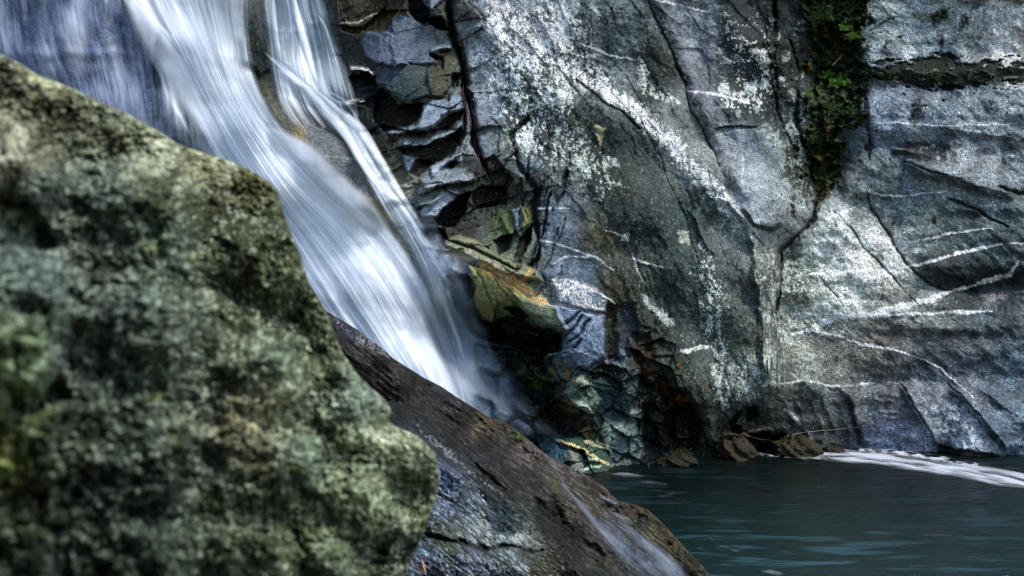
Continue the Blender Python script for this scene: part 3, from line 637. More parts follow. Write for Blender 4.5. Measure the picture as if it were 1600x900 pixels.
# streaks of seepage on the right wall: real stains, running down
stn = fbm(PX/34., PY/220., 81, 4)
S.col *= np.clip(1-.22*ss(.0, .5, stn)*rightw+.14*ss(.0, .5, -stn)*rightw, .5, 1.5)[..., None]
gr = fbm(PX/2.6, PY/2.6, 82, 2); pt = fbm(S.wx/44., S.wy/30., 83, 5)
S.col *= np.exp(.45*gr*(rightw+.5*face+.4*(1-frac-lower).clip(0, 1)*(1-falls)))[..., None]
S.col *= (1-.30*ss(.10, .28, pt)*rightw+.22*ss(.12, .3, -pt)*rightw)[..., None]
S.col *= (1-.45*ss(.30, .42, fbm(PX/5., PY/4., 84, 3)-.3*pt)*(rightw+.5*face))[..., None]
S.col *= (1+.28*rightw)[..., None]
# --- bed of the fall: smooth washed rock, blue veil wall at the left
S.plate([(420,168),(446,160),(500,184),(560,250),(600,320),(590,352),(540,330),(470,262),(430,210)], .16, 0, .08, c=(108,112,122), a=.7, soft=16, wet=.7)
S.paint(S.poly([(392,100),(420,110),(470,180),(490,240),(460,226),(420,180)], 12), (104,98,80), .6)
S.paint(S.poly([(456,206),(476,196),(478,216),(464,226)], 7), (140,118,66), .7)
S.paint(S.poly([(552,300),(600,318),(608,346),(570,334)], 9), (130,122,88), .7)
S.paint(S.poly([(452,-10),(500,-10),(560,150),(440,140)], 30), (86,108,124), .4)
S.plate([(374,60),(404,40),(420,80),(424,110),(404,120),(380,96)], .1, 0, .04, c=(34,46,40), a=.8, soft=6, wet=.8)
S.ledge([(536,162),(556,160),(572,158)], 8, .16, 12, (210,215,222), (22,32,36))
S.ledge([(0,84),(80,82),(160,84),(240,82)], 10, .03, 14)
S.crack([(246,60),(244,120),(246,190)], 3, .10, (34,46,56), .8)
vs_ = fbm(PX/3.4, PY/20., 91, 4)
S.col *= np.clip(1+.35*vs_*falls*(PX < 300), .4, 2)[..., None]
S.wet = np.clip(S.wet+.55*falls+.45*lower+.35*frac*ss(-.1, .3, fbm(PX/40., PY/40., 92, 3))+.15*rightw*ss(600, 700, PY), 0, 1)
blue_ = region([(866,476),(945,492),(946,560),(902,572),(880,520)], 10); S.wet = np.clip(S.wet+.3*blue_, 0, 1)
S.wet *= 1-.6*face
# grade the painted values to a rock-like range: less blue, more contrast
lum = S.col.mean(-1, keepdims=True)
m_ = S.col[..., :2].mean(-1); bb = S.col[..., 2]
S.col[..., 2] = np.where(bb > m_, m_*(bb/m_)**.68, bb)
lum = S.col.mean(-1, keepdims=True)
S.col = lum+(S.col-lum)*.92
S.col = S.col*np.array([1.02,1.01,.90],f4)
S.col = np.clip(.12*(np.clip(S.col,.002,2)/.12)**1.24, .003, .74)
ALB = 0.85
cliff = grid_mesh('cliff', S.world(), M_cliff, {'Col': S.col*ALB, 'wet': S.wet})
tag(cliff, kind='structure')
def cliff_at(x, y, arr=None):
    a = S.dep if arr is None else arr
    i = np.clip(np.searchsorted(ay, y)-1, 0, len(ay)-2); j = np.clip(np.searchsorted(ax, x)-1, 0, len(ax)-2)
    ty = np.clip((y-ay[i])/(ay[i+1]-ay[i]), 0, 1); tx = np.clip((x-ax[j])/(ax[j+1]-ax[j]), 0, 1)
    return (a[i, j]*(1-tx)+a[i, j+1]*tx)*(1-ty)+(a[i+1, j]*(1-tx)+a[i+1, j+1]*tx)*ty
def P3(x, y, d): return Vector(((x-800)/F*d, d, CAM_H-(y-450)/F*d))

# ------------------------------------------------------------------ sloping rocks: one builder for slab, ledge and boulder
def spline(pts, n):
    P = np.asarray(pts, float); L = np.concatenate([[0], np.cumsum(np.hypot(*(P[1:]-P[:-1]).T))])
    t = np.linspace(0, L[-1], n)
    r = np.stack([np.interp(t, L, P[:, 0]), np.interp(t, L, P[:, 1])], -1)
    return r
def smooth1(a, n):
    k = np.ones(n)/n; b = np.pad(a, ((n, n), (0, 0)), mode='edge')
    return np.stack([np.convolve(b[:, i], k, mode='same')[n:-n] for i in range(a.shape[1])], -1)
def ridge_surf(ridge, down, span, nback, n_s, n_t, dctrl, sig, roll, seed, back=3.0, sm=5):
    """front face below a crest line, rolling over the crest to a back face; distances from control points"""
    rd = smooth1(spline(ridge, n_s), sm)
    t = np.linspace(0, 1, n_t)**1.35*span
    front = rd[None, :, :]+t[:, None, None]*np.asarray(down)[None, None, :]
    s = Surf(front[..., 0], front[..., 1], seed)
    s.dep = ctrl([d[:2] for d in dctrl], [d[2] for d in dctrl], s.px, s.py, sig)
    T = roll[0]; q = np.clip(1-t/T, 0, 1)[:, None]
    s.dep += roll[1]*(1-np.sqrt(np.clip(1-q*q, 0, 1)))
    s.t = t
    return s
def add_back(s, co, deep, drop, n=24):
    """continue over the crest, away from the camera and down"""
    c0 = co[0]; u = np.linspace(1, 0, n+1)[:-1]
    b = np.stack([c0+np.array([0, 1, 0])*(deep*(k))+np.array([0, 0, -1])*(drop*k**1.7) for k in u], 0)
    return b
def finish_ridge(name, s, mat, deep, drop, parent=None, alb=1.):
    co = s.world(); b = add_back(s, co, deep, drop); n = b.shape[0]
    co = np.concatenate([b, co], 0)
    nb_ = np.exp(.9*fbm(np.tile(s.px[:1]/16., (n, 1)), np.tile(np.arange(n)[:, None]*1.3, (1, s.shape[1])), 951, 4))[..., None]
    col = np.concatenate([np.repeat(s.col[:1].mean(1, keepdims=True), n, 0)*nb_, s.col], 0)*alb; wet = np.concatenate([np.repeat(s.wet[:1], n, 0), s.wet], 0)
    return grid_mesh(name, co, mat, {'Col': col, 'wet': wet}, parent)

# ------------------------------------------------------------------ the dark slab
ridge = [(-420,470),(-160,430),(60,410),(220,400),(320,398),(400,414),(470,452),(512,487),(560,516),(600,546),(614,560),(640,576),(662,590),(690,604),(716,622),(748,642),(764,652),(790,660),(812,676),(832,692),(850,708),(874,720),(900,736),(924,744),(946,762),(966,783),(990,787),(1012,796),(1034,816),(1062,846),(1090,876),(1112,900),(1150,946),(1200,1010)]
DS = [(-400,500,7.4),(0,450,8.4),(0,700,5.6),(0,1000,4.4),(-400,800,5.2),(-600,1000,4.4),(300,300,9.),(400,420,9.3),(512,492,10.0),(560,560,8.6),(620,600,9.0),(660,592,11.0),(700,640,10.0),(760,655,11.8),(640,700,6.9),(700,760,6.7),(760,740,8.0),(800,800,7.2),(830,700,11.9),(850,780,8.6),
      (900,740,12.0),(880,790,9.2),(960,790,10.3),(1000,795,10.4),(940,850,7.9),(1000,870,8.0),(1060,850,8.8),(1110,900,8.1),(1150,950,7.3),(1000,930,7.0),(900,900,6.8),(800,900,6.1),(700,900,5.7),(650,800,6.1),(600,900,5.2),(600,1100,4.4),(900,1100,5.0),(1200,1100,5.8),(500,700,6.4),(400,600,6.8),(300,900,4.8)]
G = ridge_surf(ridge, (-.45, .89), 560., 0, 1150, 470, DS, 60., (26., .25), 31)
gx, gy = G.px, G.py
dirx, diry = .80, .60
along = gx*dirx+gy*diry; acro = -gx*diry+gy*dirx
G.dep += fbm(gx/120., gy/120., 32, 3)*.14
G.dep += fbm(along/80., acro/14., 33, 2)*.06+fbm(along/24., acro/5., 34, 2)*.016
G.dep += fbm(gx/16., gy/16., 35, 4)*.020
KG = [((520,500),(38,34,30)),((600,570),(52,40,28)),((660,610),(40,36,32)),((700,640),(36,36,34)),((640,640),(30,32,32)),((760,700),(34,34,32)),((700,700),(28,32,32)),((760,660),(80,66,44)),((800,670),(66,60,42)),
      ((830,700),(96,86,86)),((860,730),(88,80,78)),((830,760),(48,48,42)),((800,760),(36,36,32)),((760,760),(32,36,34)),((900,770),(84,78,72)),((930,760),(78,68,58)),((960,790),(72,62,46)),((990,790),(70,58,40)),
      ((940,820),(76,74,72)),((1000,830),(72,72,58)),((1040,840),(74,66,34)),((1080,880),(60,54,32)),((1060,880),(58,56,44)),((980,870),(66,70,74)),((900,840),(36,38,32)),((860,820),(32,34,30)),((880,880),(38,34,24)),
      ((950,890),(40,40,36)),((690,740),(72,88,150)),((700,790),(66,78,120)),((740,790),(80,98,138)),((760,820),(100,112,126)),((800,830),(92,102,112)),((700,840),(58,64,50)),((660,860),(60,74,110)),((740,880),(66,76,108)),
      ((800,880),(84,96,110)),((840,860),(50,52,44)),((840,890),(46,46,36)),((600,800),(60,70,90)),((1200,1000),(40,40,30)),((500,700),(40,40,40))]
G.col = ctrl([k[0] for k in KG], [lin(k[1]) for k in KG], G.wx, G.wy, 34.)
G.col *= np.exp(2.0*fbm(along/26., acro/3.4, 36, 4)+1.0*fbm(along/7., acro/2.6, 37, 3))[..., None]
fl = ss(.42, .62, fbm(along/15., acro/3.2, 38, 3)+.35*fbm(gx/60., gy/60., 39, 2))
darkz = np.zeros(G.shape, f4); k, g = G.poly([(480,470),(620,560),(760,650),(860,745),(1000,905),(960,905),(860,850),(700,735),(640,690),(500,560)], 8); darkz[k] = g
G.col = G.col*(1-(fl*darkz*.5)[..., None])+lin((110,84,54))*(fl*darkz*.5)[..., None]
bluez = np.zeros(G.shape, f4); k, g = G.poly([(676,716),(740,760),(800,800),(860,850),(905,900),(905,1000),(560,1000),(560,760)], 6); bluez[k] = g
mo = ss(.0, .25, fbm((gx*.5+gy*.86)/20., (gx*.86-gy*.5)/5.5, 40, 4))*bluez
G.col = G.col*(1-(mo*.8)[..., None])+lin((44,42,14))*(mo*.8)[..., None]
f1, f2, rid, ox, oy = worley(gx/7.+G.brk*.6, gy/6., 41)
G.dep -= bluez*(.030*(rid-.5)+.035*(.6-f1)); G.dep += darkz*.012*f1
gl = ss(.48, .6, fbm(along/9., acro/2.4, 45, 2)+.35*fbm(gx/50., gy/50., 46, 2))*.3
G.col = G.col*(1-gl[..., None])+lin((150,156,160))*gl[..., None]  # glints painted into the colour as pale dashes along the streaks
k, g = G.line([(752,648),(790,664),(830,696),(870,728),(930,756),(990,796),(1060,850),(1120,915)], 24, taper=False)
G.dep[k] -= g*(.09*fbm(gx[k]/15., gy[k]/13., 47, 4)+.03)
k, g = G.line([(790,668),(830,710),(864,760),(900,820),(950,890)], 14, taper=False); G.dep[k] -= g*(.10*fbm(gx[k]/14., gy[k]/13., 48, 4)+.03)
# pale sharp-edged patches on the dark plane
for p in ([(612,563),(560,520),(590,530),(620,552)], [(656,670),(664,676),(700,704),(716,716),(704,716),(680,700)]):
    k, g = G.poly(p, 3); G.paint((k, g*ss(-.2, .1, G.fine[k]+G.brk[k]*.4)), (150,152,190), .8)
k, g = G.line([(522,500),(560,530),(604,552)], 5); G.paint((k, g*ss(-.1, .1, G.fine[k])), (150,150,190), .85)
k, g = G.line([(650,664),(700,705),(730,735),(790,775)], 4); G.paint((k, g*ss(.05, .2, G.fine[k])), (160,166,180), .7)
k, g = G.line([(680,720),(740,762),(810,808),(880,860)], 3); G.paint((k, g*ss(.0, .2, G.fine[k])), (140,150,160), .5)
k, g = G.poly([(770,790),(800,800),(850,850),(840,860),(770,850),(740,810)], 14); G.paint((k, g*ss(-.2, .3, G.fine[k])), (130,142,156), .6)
# step between plane and wet face, crack, crest strip
G.ledge([(676,714),(740,757),(810,802),(870,856),(910,905)], 16, .12, 14, None, None)
G.crack([(664,832),(690,842),(720,846),(758,856),(800,852),(830,862),(850,860)], 4.5, .20, (12,12,10), .95)
G.crack([(720,700),(760,740),(800,770)], 1.5, .05, a=.6)
k, g = G.line([(752,650),(790,668),(830,700),(860,740),(884,790),(930,840),(968,900)], 13)
G.paint((k, g*ss(-.25, .15, G.fine[k]+.5*G.brk[k])), (100,84,60), .5); G.push((k, g), -.06)
k, g = G.line([(830,694),(860,715),(900,742),(940,762),(968,786)], 9); G.paint((k, g*ss(-.2, .2, G.fine[k])), (120,100,76), .4)
k, g = G.line([(990,789),(1024,808),(1060,846),(1100,888)], 12); G.paint((k, g*ss(-.1, .3, G.fine[k]+.4*G.brk[k])), (110,92,44), .5)
for p in ([(856,748),(864,746),(876,770),(890,800),(884,806),(866,784)], [(918,876),(928,880),(934,892),(924,888)], [(810,668),(824,680),(818,690),(806,680)]):
    k, g = G.poly(p, 4); G.paint((k, g*ss(-.3, .2, G.fine[k])), (84,118,20), .95); G.push((k, g), -.04)
k, g = G.poly([(860,776),(884,784),(888,812),(872,806)], 5); G.paint((k, g), (20,26,14), .8)
# gutter that carries the side stream
k, g = G.line([(850,712),(880,750),(930,800),(990,850),(1060,905),(1100,950)], 26, taper=False); G.push((k, g), .10)
G.wet[:] = .75
G.wet = np.clip(.5+.5*bluez+.25*fbm(gx/30., gy/30., 43, 3), 0, 1)
G.col *= (1+1.7*bluez)[..., None]; lg = G.col.mean(-1, keepdims=True); G.col = G.col*(1-.2*darkz[..., None])+lg*.2*darkz[..., None]  # blue sky sheen of the wet part is put into its colour
m_ = G.col[..., :2].mean(-1); bb = G.col[..., 2]; G.col[..., 2] = np.where(bb > m_, m_*(bb/m_)**.7, bb)
lg = G.col.mean(-1, keepdims=True); G.col = np.clip(lg+(G.col-lg)*.85, .002, .7)*np.array([1.,1.,.9],f4)
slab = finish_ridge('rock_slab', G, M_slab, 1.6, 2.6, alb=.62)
tag(slab, 'long dark wet rock slab sloping from the waterfall down into the pool', 'rock')

# ------------------------------------------------------------------ the near boulder
bridge = [(-420,-120),(-200,-10),(-60,60),(0,84),(30,98),(60,118),(110,136),(160,160),(200,178),(240,200),(280,226),(320,240),(360,252),(392,266),(420,284),(434,300),(442,330),(456,366),(470,400),(482,440),(500,468),(512,494),(524,524),(536,552),(556,582),(580,606),(604,626),(612,644),(604,658),(622,668),(650,680),(668,694),(682,712),(686,740),(684,770),(672,800),(664,830),(650,860),(636,892),(618,940),(600,1000),(590,1100)]
DB = [(-400,-100,1.7),(-300,400,1.0),(-200,900,.8),(0,100,1.5),(0,300,1.15),(0,500,1.0),(0,700,.95),(0,900,.92),(200,180,1.75),(200,350,1.4),(200,550,1.2),(200,750,1.1),(200,900,1.05),(400,290,2.0),(420,420,1.75),(400,600,1.4),(400,750,1.35),(400,900,1.25),
      (500,500,1.95),(540,650,1.7),(600,640,1.85),(640,720,1.8),(560,800,1.6),(660,760,1.9),(620,880,1.8),(500,900,1.45),(400,1200,1.1),(0,1200,.8),(640,1100,1.8)]
brd = smooth1(spline(bridge, 1100), 9)
cen = np.array([120., 760.])
nT = 640
tt = (np.linspace(0, 1, nT)**1.25)[:, None, None]
ctr = cen+np.stack([np.linspace(-260, 200, 1100), np.linspace(500, 330, 1100)], -1)
pos = brd[None]*(1-tt)+ctr[None]*tt
B = Surf(pos[..., 0], pos[..., 1], 77)
B.dep = ctrl([d[:2] for d in DB], [d[2] for d in DB], B.px, B.py, 80.)
bx_, by_ = B.px, B.py
dist = np.hypot(*(np.moveaxis(pos-brd[None], -1, 0))).astype(f4)
q = np.clip(1-dist/45., 0, 1); B.dep += .10*(1-np.sqrt(np.clip(1-q*q, 0, 1)))
sx_, sy_ = bx_, by_
B.dep += fbm(bx_/150., by_/130., 78, 4)*.10
B.dep -= (ridged(bx_/70.+B.brk, by_/70., 79, 5)-.5)*.042
B.dep += fbm(bx_/34., by_/34., 80, 4)*.03
B.dep += fbm(sx_/9., sy_/9., 81, 4)*.0085
f1, f2, rid, ox, oy = worley(sx_/8.5+B.brk, sy_/8.5, 82); B.dep += .010*(f1-.4)
f1b, f2b, ridb, _, _ = worley(sx_/4.+B.brk, sy_/4., 83); B.dep += .005*(f1b-.4)
# hollows
for p, dd in (([(-10,300),(40,310),(70,350),(90,385),(50,400),(0,350)], .10), ([(0,600),(60,610),(90,590),(110,620),(60,650),(10,640)], .12), ([(300,690),(350,680),(352,730),(320,745)], .07), ([(440,690),(470,760),(520,790),(500,800),(450,770)], .03),
               ([(460,828),(476,830),(474,850),(458,848)], .05), ([(230,345),(250,355),(262,400),(245,400)], .05), ([(110,455),(140,470),(130,495),(112,480)], .06), ([(572,668),(600,660),(618,658),(596,678)], .06), ([(560,610),(600,640),(610,650),(570,640)], .0)):
    B.push(B.poly(p, 12), dd)
B.push(B.poly([(-60,500),(60,500),(96,560),(80,600),(0,620),(-60,600)], 24), -.09)
B.push(B.line([(330,230),(345,300),(420,470),(430,560),(470,690),(500,800)], 22), -.03)
B.push(B.line([(620,885),(660,800),(600,850),(560,900)], 18), .05)
KB = [((0,120),(66,62,46)),((60,110),(150,146,120)),((100,200),(64,62,42)),((200,200),(110,110,92)),((250,240),(150,148,130)),((330,245),(150,144,120)),((390,280),(90,88,50)),((20,240),(160,150,135)),((60,300),(84,92,84)),((160,300),(84,94,86)),
      ((260,300),(74,78,54)),((340,330),(52,54,32)),((400,360),(60,64,38)),((250,370),(96,108,96)),((150,400),(70,74,66)),((60,420),(96,108,108)),((200,480),(88,98,92)),((300,500),(80,88,76)),((380,480),(62,66,42)),((440,440),(78,82,54)),
      ((30,560),(128,142,110)),((120,560),(74,82,80)),((220,600),(78,88,76)),((340,620),(90,98,90)),((380,650),(170,158,132)),((440,560),(88,98,82)),((500,560),(82,86,62)),((560,620),(112,120,110)),((620,700),(164,164,144)),((540,700),(120,126,104)),
      ((640,760),(96,102,76)),((560,800),(124,130,104)),((480,720),(96,108,94)),((450,760),(60,66,44)),((400,720),(104,104,84)),((300,720),(66,76,66)),((200,700),(66,76,68)),((100,720),(56,64,46)),((0,720),(120,126,70)),((20,800),(48,54,30)),
      ((150,820),(48,58,48)),((250,820),(56,68,58)),((350,820),(84,92,74)),((420,860),(80,86,62)),((520,860),(88,96,74)),((600,860),(50,54,36)),((100,900),(46,56,46)),((300,900),(66,76,62)),((-200,500),(70,80,60)),((500,1100),(60,66,50))]
B.col = ctrl([k[0] for k in KB], [lin(k[1]) for k in KB], B.wx, B.wy, 60.)
v1 = fbm(sx_/11., sy_/11., 84, 4); v2 = fbm(sx_/38., sy_/38., 85, 4); v3 = fbm(sx_/4.5, sy_/4.5, 86, 3)
B.col *= (np.exp(1.0*v1+.8*v2+.7*v3)*1.0)[..., None]
B.col *= np.array([1.10,1.19,.97],f4)
g1, _, gr1, _, _ = worley(bx_/10.+B.brk*.8, by_/9.+B.fine*.5, 91); g2, _, gr2, _, _ = worley(bx_/6.+B.brk, by_/6., 92)
fk = np.clip(ss(.38, .2, g1)*(gr1 > .6)+.8*ss(.36, .2, g2)*(gr2 > .72), 0, 1)*.55
fk = fk*ss(-.25, .35, v2+.2*v1)
B.dep -= fk*.006
B.col = B.col*(1-fk[..., None])+lin((188,196,176))*fk[..., None]
li = ss(.18, .4, v1*.6+v3*.5+v2*.3)
B.col = B.col*(1-.6*li[..., None])+lin((176,186,164))*.6*li[..., None]
dkk = ss(.15, .45, -v1*.5-v2*.6)
B.col = B.col*(1-.3*dkk[..., None])+lin((36,42,18))*.3*dkk[..., None]
B.col *= (.62+.5*np.clip(f1, 0, 1))[..., None]
for x0, y0, r_ in ((120,500,10),(130,505,14),(245,618,12),(340,785,16),(270,690,12),(0,660,30),(20,720,24),(300,400,14),(238,388,10),(335,860,9),(460,730,12)):
    k, g = B.poly([(x0-r_,y0-r_*.6),(x0,y0-r_),(x0+r_,y0),(x0+r_*.4,y0+r_),(x0-r_,y0+r_*.5)], 8); B.paint((k, g*ss(-.3,.3,B.fine[k]+B.brk[k])), (120,124,30), .45)
B.wet[:] = 0.
com = B.world()
# back of the boulder: a rounded rear that closes behind its outline
nb = 220; th_ = np.linspace(math.pi/2, 0, nb+1)[:-1][:, None]
c2 = np.array([150., 900.]); cs = np.cos(th_)**.8; sn = np.sin(th_)
bpx = c2[0]+(brd[None, :, 0]-c2[0])*cs; bpy_ = c2[1]+(brd[None, :, 1]-c2[1])*cs
bd = B.dep[:1]+(1.0-.25*cs)*sn
nz_ = fbm(bpx/110., bpy_/110.+sn*2, 961, 4)*.16+(ridged(bpx/60., bpy_/60.+sn*3, 962, 4)-.5)*.07+fbm(bpx/12., bpy_/12.+sn*20, 963, 4)*.014
bd = bd+nz_*np.clip(sn*1.6, 0, 1)
bk = np.stack([(bpx-800)/F*bd, bd, CAM_H-(bpy_-450)/F*bd], -1)
bcol = lin((84,92,74))*np.exp(1.0*fbm(bpx/38., bpy_/38.+sn*5, 964, 4)+1.1*fbm(bpx/9., bpy_/9.+sn*25, 965, 4))[..., None]
wb = np.clip(sn*3., 0, 1)[..., None]
com = np.concatenate([bk, com], 0)
colb = np.concatenate([bcol*wb+B.col[:1]*(1-wb), B.col], 0); wetb = np.zeros(colb.shape[:2], f4)
boulder = grid_mesh('boulder', com, M_boulder, {'Col': colb, 'wet': wetb})
tag(boulder, 'huge rough boulder crusted with grey green lichen, close in the left foreground', 'boulder')

# ------------------------------------------------------------------ the pool, its bed and the bank
def noise_sheet(name, x0, x1, y0, y1, nx, ny, hfun, mat, attrs=None):
    gx_, gy_ = np.meshgrid(np.linspace(x0, x1, nx), np.linspace(y0, y1, ny)[::-1])
    z = hfun(gx_, gy_); co = np.stack([gx_, gy_, z], -1)
    return grid_mesh(name, co, mat, attrs(gx_, gy_) if attrs else None)
m, n, N, L = nodes('pool_water')
o_ = N('ShaderNodeOutputMaterial'); b_ = N('ShaderNodeBsdfPrincipled')
tc = N('ShaderNodeTexCoord'); mp = N('ShaderNodeMapping'); L(tc.outputs['Object'], mp.inputs[0])
mp.inputs['Scale'].default_value = (.8, 2.6, 1.)
n1 = N('ShaderNodeTexNoise', Scale=1.6, Detail=6., Roughness=.6, Distortion=.8); L(mp.outputs[0], n1.inputs['Vector'])
mp2 = N('ShaderNodeMapping'); L(tc.outputs['Object'], mp2.inputs[0]); mp2.inputs['Scale'].default_value = (2.2, 9., 1.)
n2 = N('ShaderNodeTexNoise', Scale=1.8, Detail=4., Roughness=.6, Distortion=.5); L(mp2.outputs[0], n2.inputs['Vector'])
cc = N('ShaderNodeAttribute', attribute_name='Col'); L(cc.outputs['Color'], b_.inputs['Base Color'])
b_.inputs['Roughness'].default_value = .18; b_.inputs['IOR'].default_value = 1.33
ad = N('ShaderNodeMath', operation='ADD'); L(n1.outputs[0], ad.inputs[0]); L(n2.outputs[0], ad.inputs[1])
bp = N('ShaderNodeBump', Strength=.6, Distance=.055); L(ad.outputs[0], bp.inputs['Height']); L(bp.outputs[0], b_.inputs['Normal'])
L(b_.outputs[0], o_.inputs[0]); M_pool = m
def pool_cols(x, y):
    nr = ss(13., 7.5, y)[..., None]; base = lin((6,16,15))*(1-nr)+lin((10,37,35))*nr
    a = fbm(x/.9, y/.22, 301, 5); b = fbm(x/2.5, y/1.2, 302, 3)
    st_ = ss(.12, .55, a+.35*b)
    near = ss(11.5, 8., y)*(.35+.65*ss(3.5, .5, np.abs(x-1.8)))
    w_ = st_*(.04+.20*near)
    return {'Col': base*(1-w_[..., None])+lin((96,140,156))*w_[..., None]}
def pool_h(x, y):
    return fbm(x/1.1, y/.4, 303, 4)*.016+fbm(x/.35, y/.12, 304, 3)*.005
pool = noise_sheet('water', -9, 14, 3.5, 17.5, 900, 900, pool_h, M_pool, pool_cols); tag(pool, kind='structure')
M_ground = rock_mat('bank_rock')
def bed(x, y):
    h = -1.4+1.0*0
    bank = 1.35*ss(5.2, 1.5, y)*ss(3.5, 1.2, np.abs(x+.6))
    return h+(1.4)*ss(5.5, 2.5, y)+bank*.35+fbm(x/1.2, y/1.2, 310, 4)*.12-.1
ground = noise_sheet('ground', -30, 40, -30, 20, 240, 200, bed, M_ground, lambda x, y: {'Col': lin((70,72,62))*np.clip(1+.5*fbm(x/.7, y/.7, 311, 3), .3, 2)[..., None], 'wet': np.full(x.shape, .4, f4)})
tag(ground, kind='structure')

# ------------------------------------------------------------------ falling water
def cat(P, t):
    P = np.asarray(P, float); n = len(P); u = np.clip(t, 0, 1)*(n-1); i = np.clip(u.astype(int), 0, n-2); f = (u-i)[:, None]
    p0 = P[np.maximum(i-1, 0)]; p1 = P[i]; p2 = P[i+1]; p3 = P[np.minimum(i+2, n-1)]
    return .5*((2*p1)+(-p0+p2)*f+(2*p0-5*p1+4*p2-p3)*f**2+(-p0+3*p1-3*p2+p3)*f**3)
# a smoothed copy of the bed so that the sheets never dip under the rock's small relief
sm_dep = S.dep.copy()
for _ in range(10):
    sm_dep[1:-1, 1:-1] = (sm_dep[:-2, 1:-1]+sm_dep[2:, 1:-1]+sm_dep[1:-1, :-2]+sm_dep[1:-1, 2:]+sm_dep[1:-1, 1:-1])/5
def ribbon(left, right, ns, nt_, off, bulge, seed, alpha, fs=26., ft=1.0, edge=(.12, .12), ends=(0., 0.), dens=1., tint=((230,236,241), (140,164,188)), amp=.05, hard=.5, depth=None):
    t = np.linspace(0, 1, nt_); A = cat(left, t); Bc = cat(right, t)
    s = np.linspace(0, 1, ns)
    s2, t2 = np.meshgrid(s, t)
    wob = .05*fbm(t2*3., s2*1.5, seed+5, 3)*np.sin(math.pi*s2)
    sw = s2+wob
    px = A[:, None, 0]*(1-s2)+Bc[:, None, 0]*s2; py = A[:, None, 1]*(1-s2)+Bc[:, None, 1]*s2
    width = np.hypot(*(A-Bc).T)[:, None]/100.
    # streaks keep their course from top to bottom
    st1 = fbm(sw*fs, t2*ft, seed, 4, gain=.6); st2 = fbm(sw*fs*3.2, t2*ft*2.2, seed+1, 3, gain=.6); big = fbm(sw*fs*.22, t2*ft*.9, seed+2, 3)
    th = big*.9+st1*.40+st2*.07           # thickness of the sheet
    dd = (depth(px, py) if depth else cliff_at(px, py, sm_dep)) - off - bulge*np.sin(math.pi*s2)**.7 - amp*(big*1.2+st1*.45+st2*.06)
    a = (alpha(s2, t2) if callable(alpha) else np.full(s2.shape, alpha))
    al = np.clip(a+hard*th*(.35+a), 0, 1)
    e = ss(0, edge[0], s2+.35*edge[0]*st1)*ss(0, edge[1], 1-s2+.35*edge[1]*st1)
    if ends[0]: e = e*ss(0, ends[0], t2+.15*st1)
    if ends[1]: e = e*ss(0, ends[1], 1-t2+.15*st1)
    al = np.clip(al*e*dens, 0, .97)
    w_ = ss(-.5, .6, th)[..., None]
    col = lin(tint[1])*(1-w_)+lin(tint[0])*w_
    co = np.stack([(px-800)/F*dd, dd, CAM_H-(py-450)/F*dd], -1)
    return co, al.astype(f4), col.astype(f4)
def fall_part(name, rs, parent=None, mat=None):
    """one mesh from several ribbons"""
    V = []; Q = []; AL = []; CO = []; off = 0
    for co, al, col in rs:
        ny, nx = co.shape[:2]; idx = np.arange(ny*nx).reshape(ny, nx)+off
        q = np.stack([idx[:-1, :-1], idx[1:, :-1], idx[1:, 1:], idx[:-1, 1:]], -1).reshape(-1, 4)
        af = al.reshape(-1); keep = (af[q-off] > .003).any(1); q = q[keep]
        V.append(co.reshape(-1, 3)); Q.append(q); AL.append(af); CO.append(col.reshape(-1, 3)); off += ny*nx
    V = np.concatenate(V); Q = np.concatenate(Q); AL = np.concatenate(AL); CO = np.concatenate(CO)
    me = bpy.data.meshes.new(name); me.vertices.add(len(V)); me.vertices.foreach_set('co', V.reshape(-1).astype(f4))
    me.loops.add(Q.size); me.loops.foreach_set('vertex_index', Q.reshape(-1).astype(np.int32))
    me.polygons.add(len(Q)); me.polygons.foreach_set('loop_start', (np.arange(len(Q))*4).astype(np.int32))
    me.update(calc_edges=True); me.polygons.foreach_set('use_smooth', np.ones(len(Q), bool))
    a1 = me.attributes.new('alpha', 'FLOAT', 'POINT'); a1.data.foreach_set('value', AL.astype(f4))
    a2 = me.color_attributes.new('Col', 'FLOAT_COLOR', 'POINT'); rg = np.ones((len(V), 4), f4); rg[:, :3] = CO; a2.data.foreach_set('color', rg.reshape(-1))
    me.materials.append(mat or M_fall); o = bpy.data.objects.new(name, me); C.objects.link(o)
    if parent: o.parent = parent
    return o
wf = bpy.data.objects.new('waterfall', None); C.objects.link(wf); 
tag(wf, 'silky white waterfall sliding down the rock face behind the boulder into the pool', 'waterfall')
def strand(pts, wds, seed, a=.9, off=.16, tint=((246,249,251), (202,215,227)), n=220, edge=.45, ends=(.25,.3), m_=16, fs=1.8, depth=None, amp=.02):
    P = cat(pts, np.linspace(0, 1, 24)); T = np.gradient(P, axis=0); T /= np.hypot(*T.T)[:, None]; Nn = np.stack([-T[:, 1], T[:, 0]], -1)
    W = np.interp(np.linspace(0, 1, 24), np.linspace(0, 1, len(wds)), wds)[:, None]
    return ribbon(P-Nn*W, P+Nn*W, m_, n, off, .05, seed, a, fs=fs, ft=1.2, edge=(edge, edge), ends=ends, amp=amp, tint=tint, hard=.35, depth=depth)
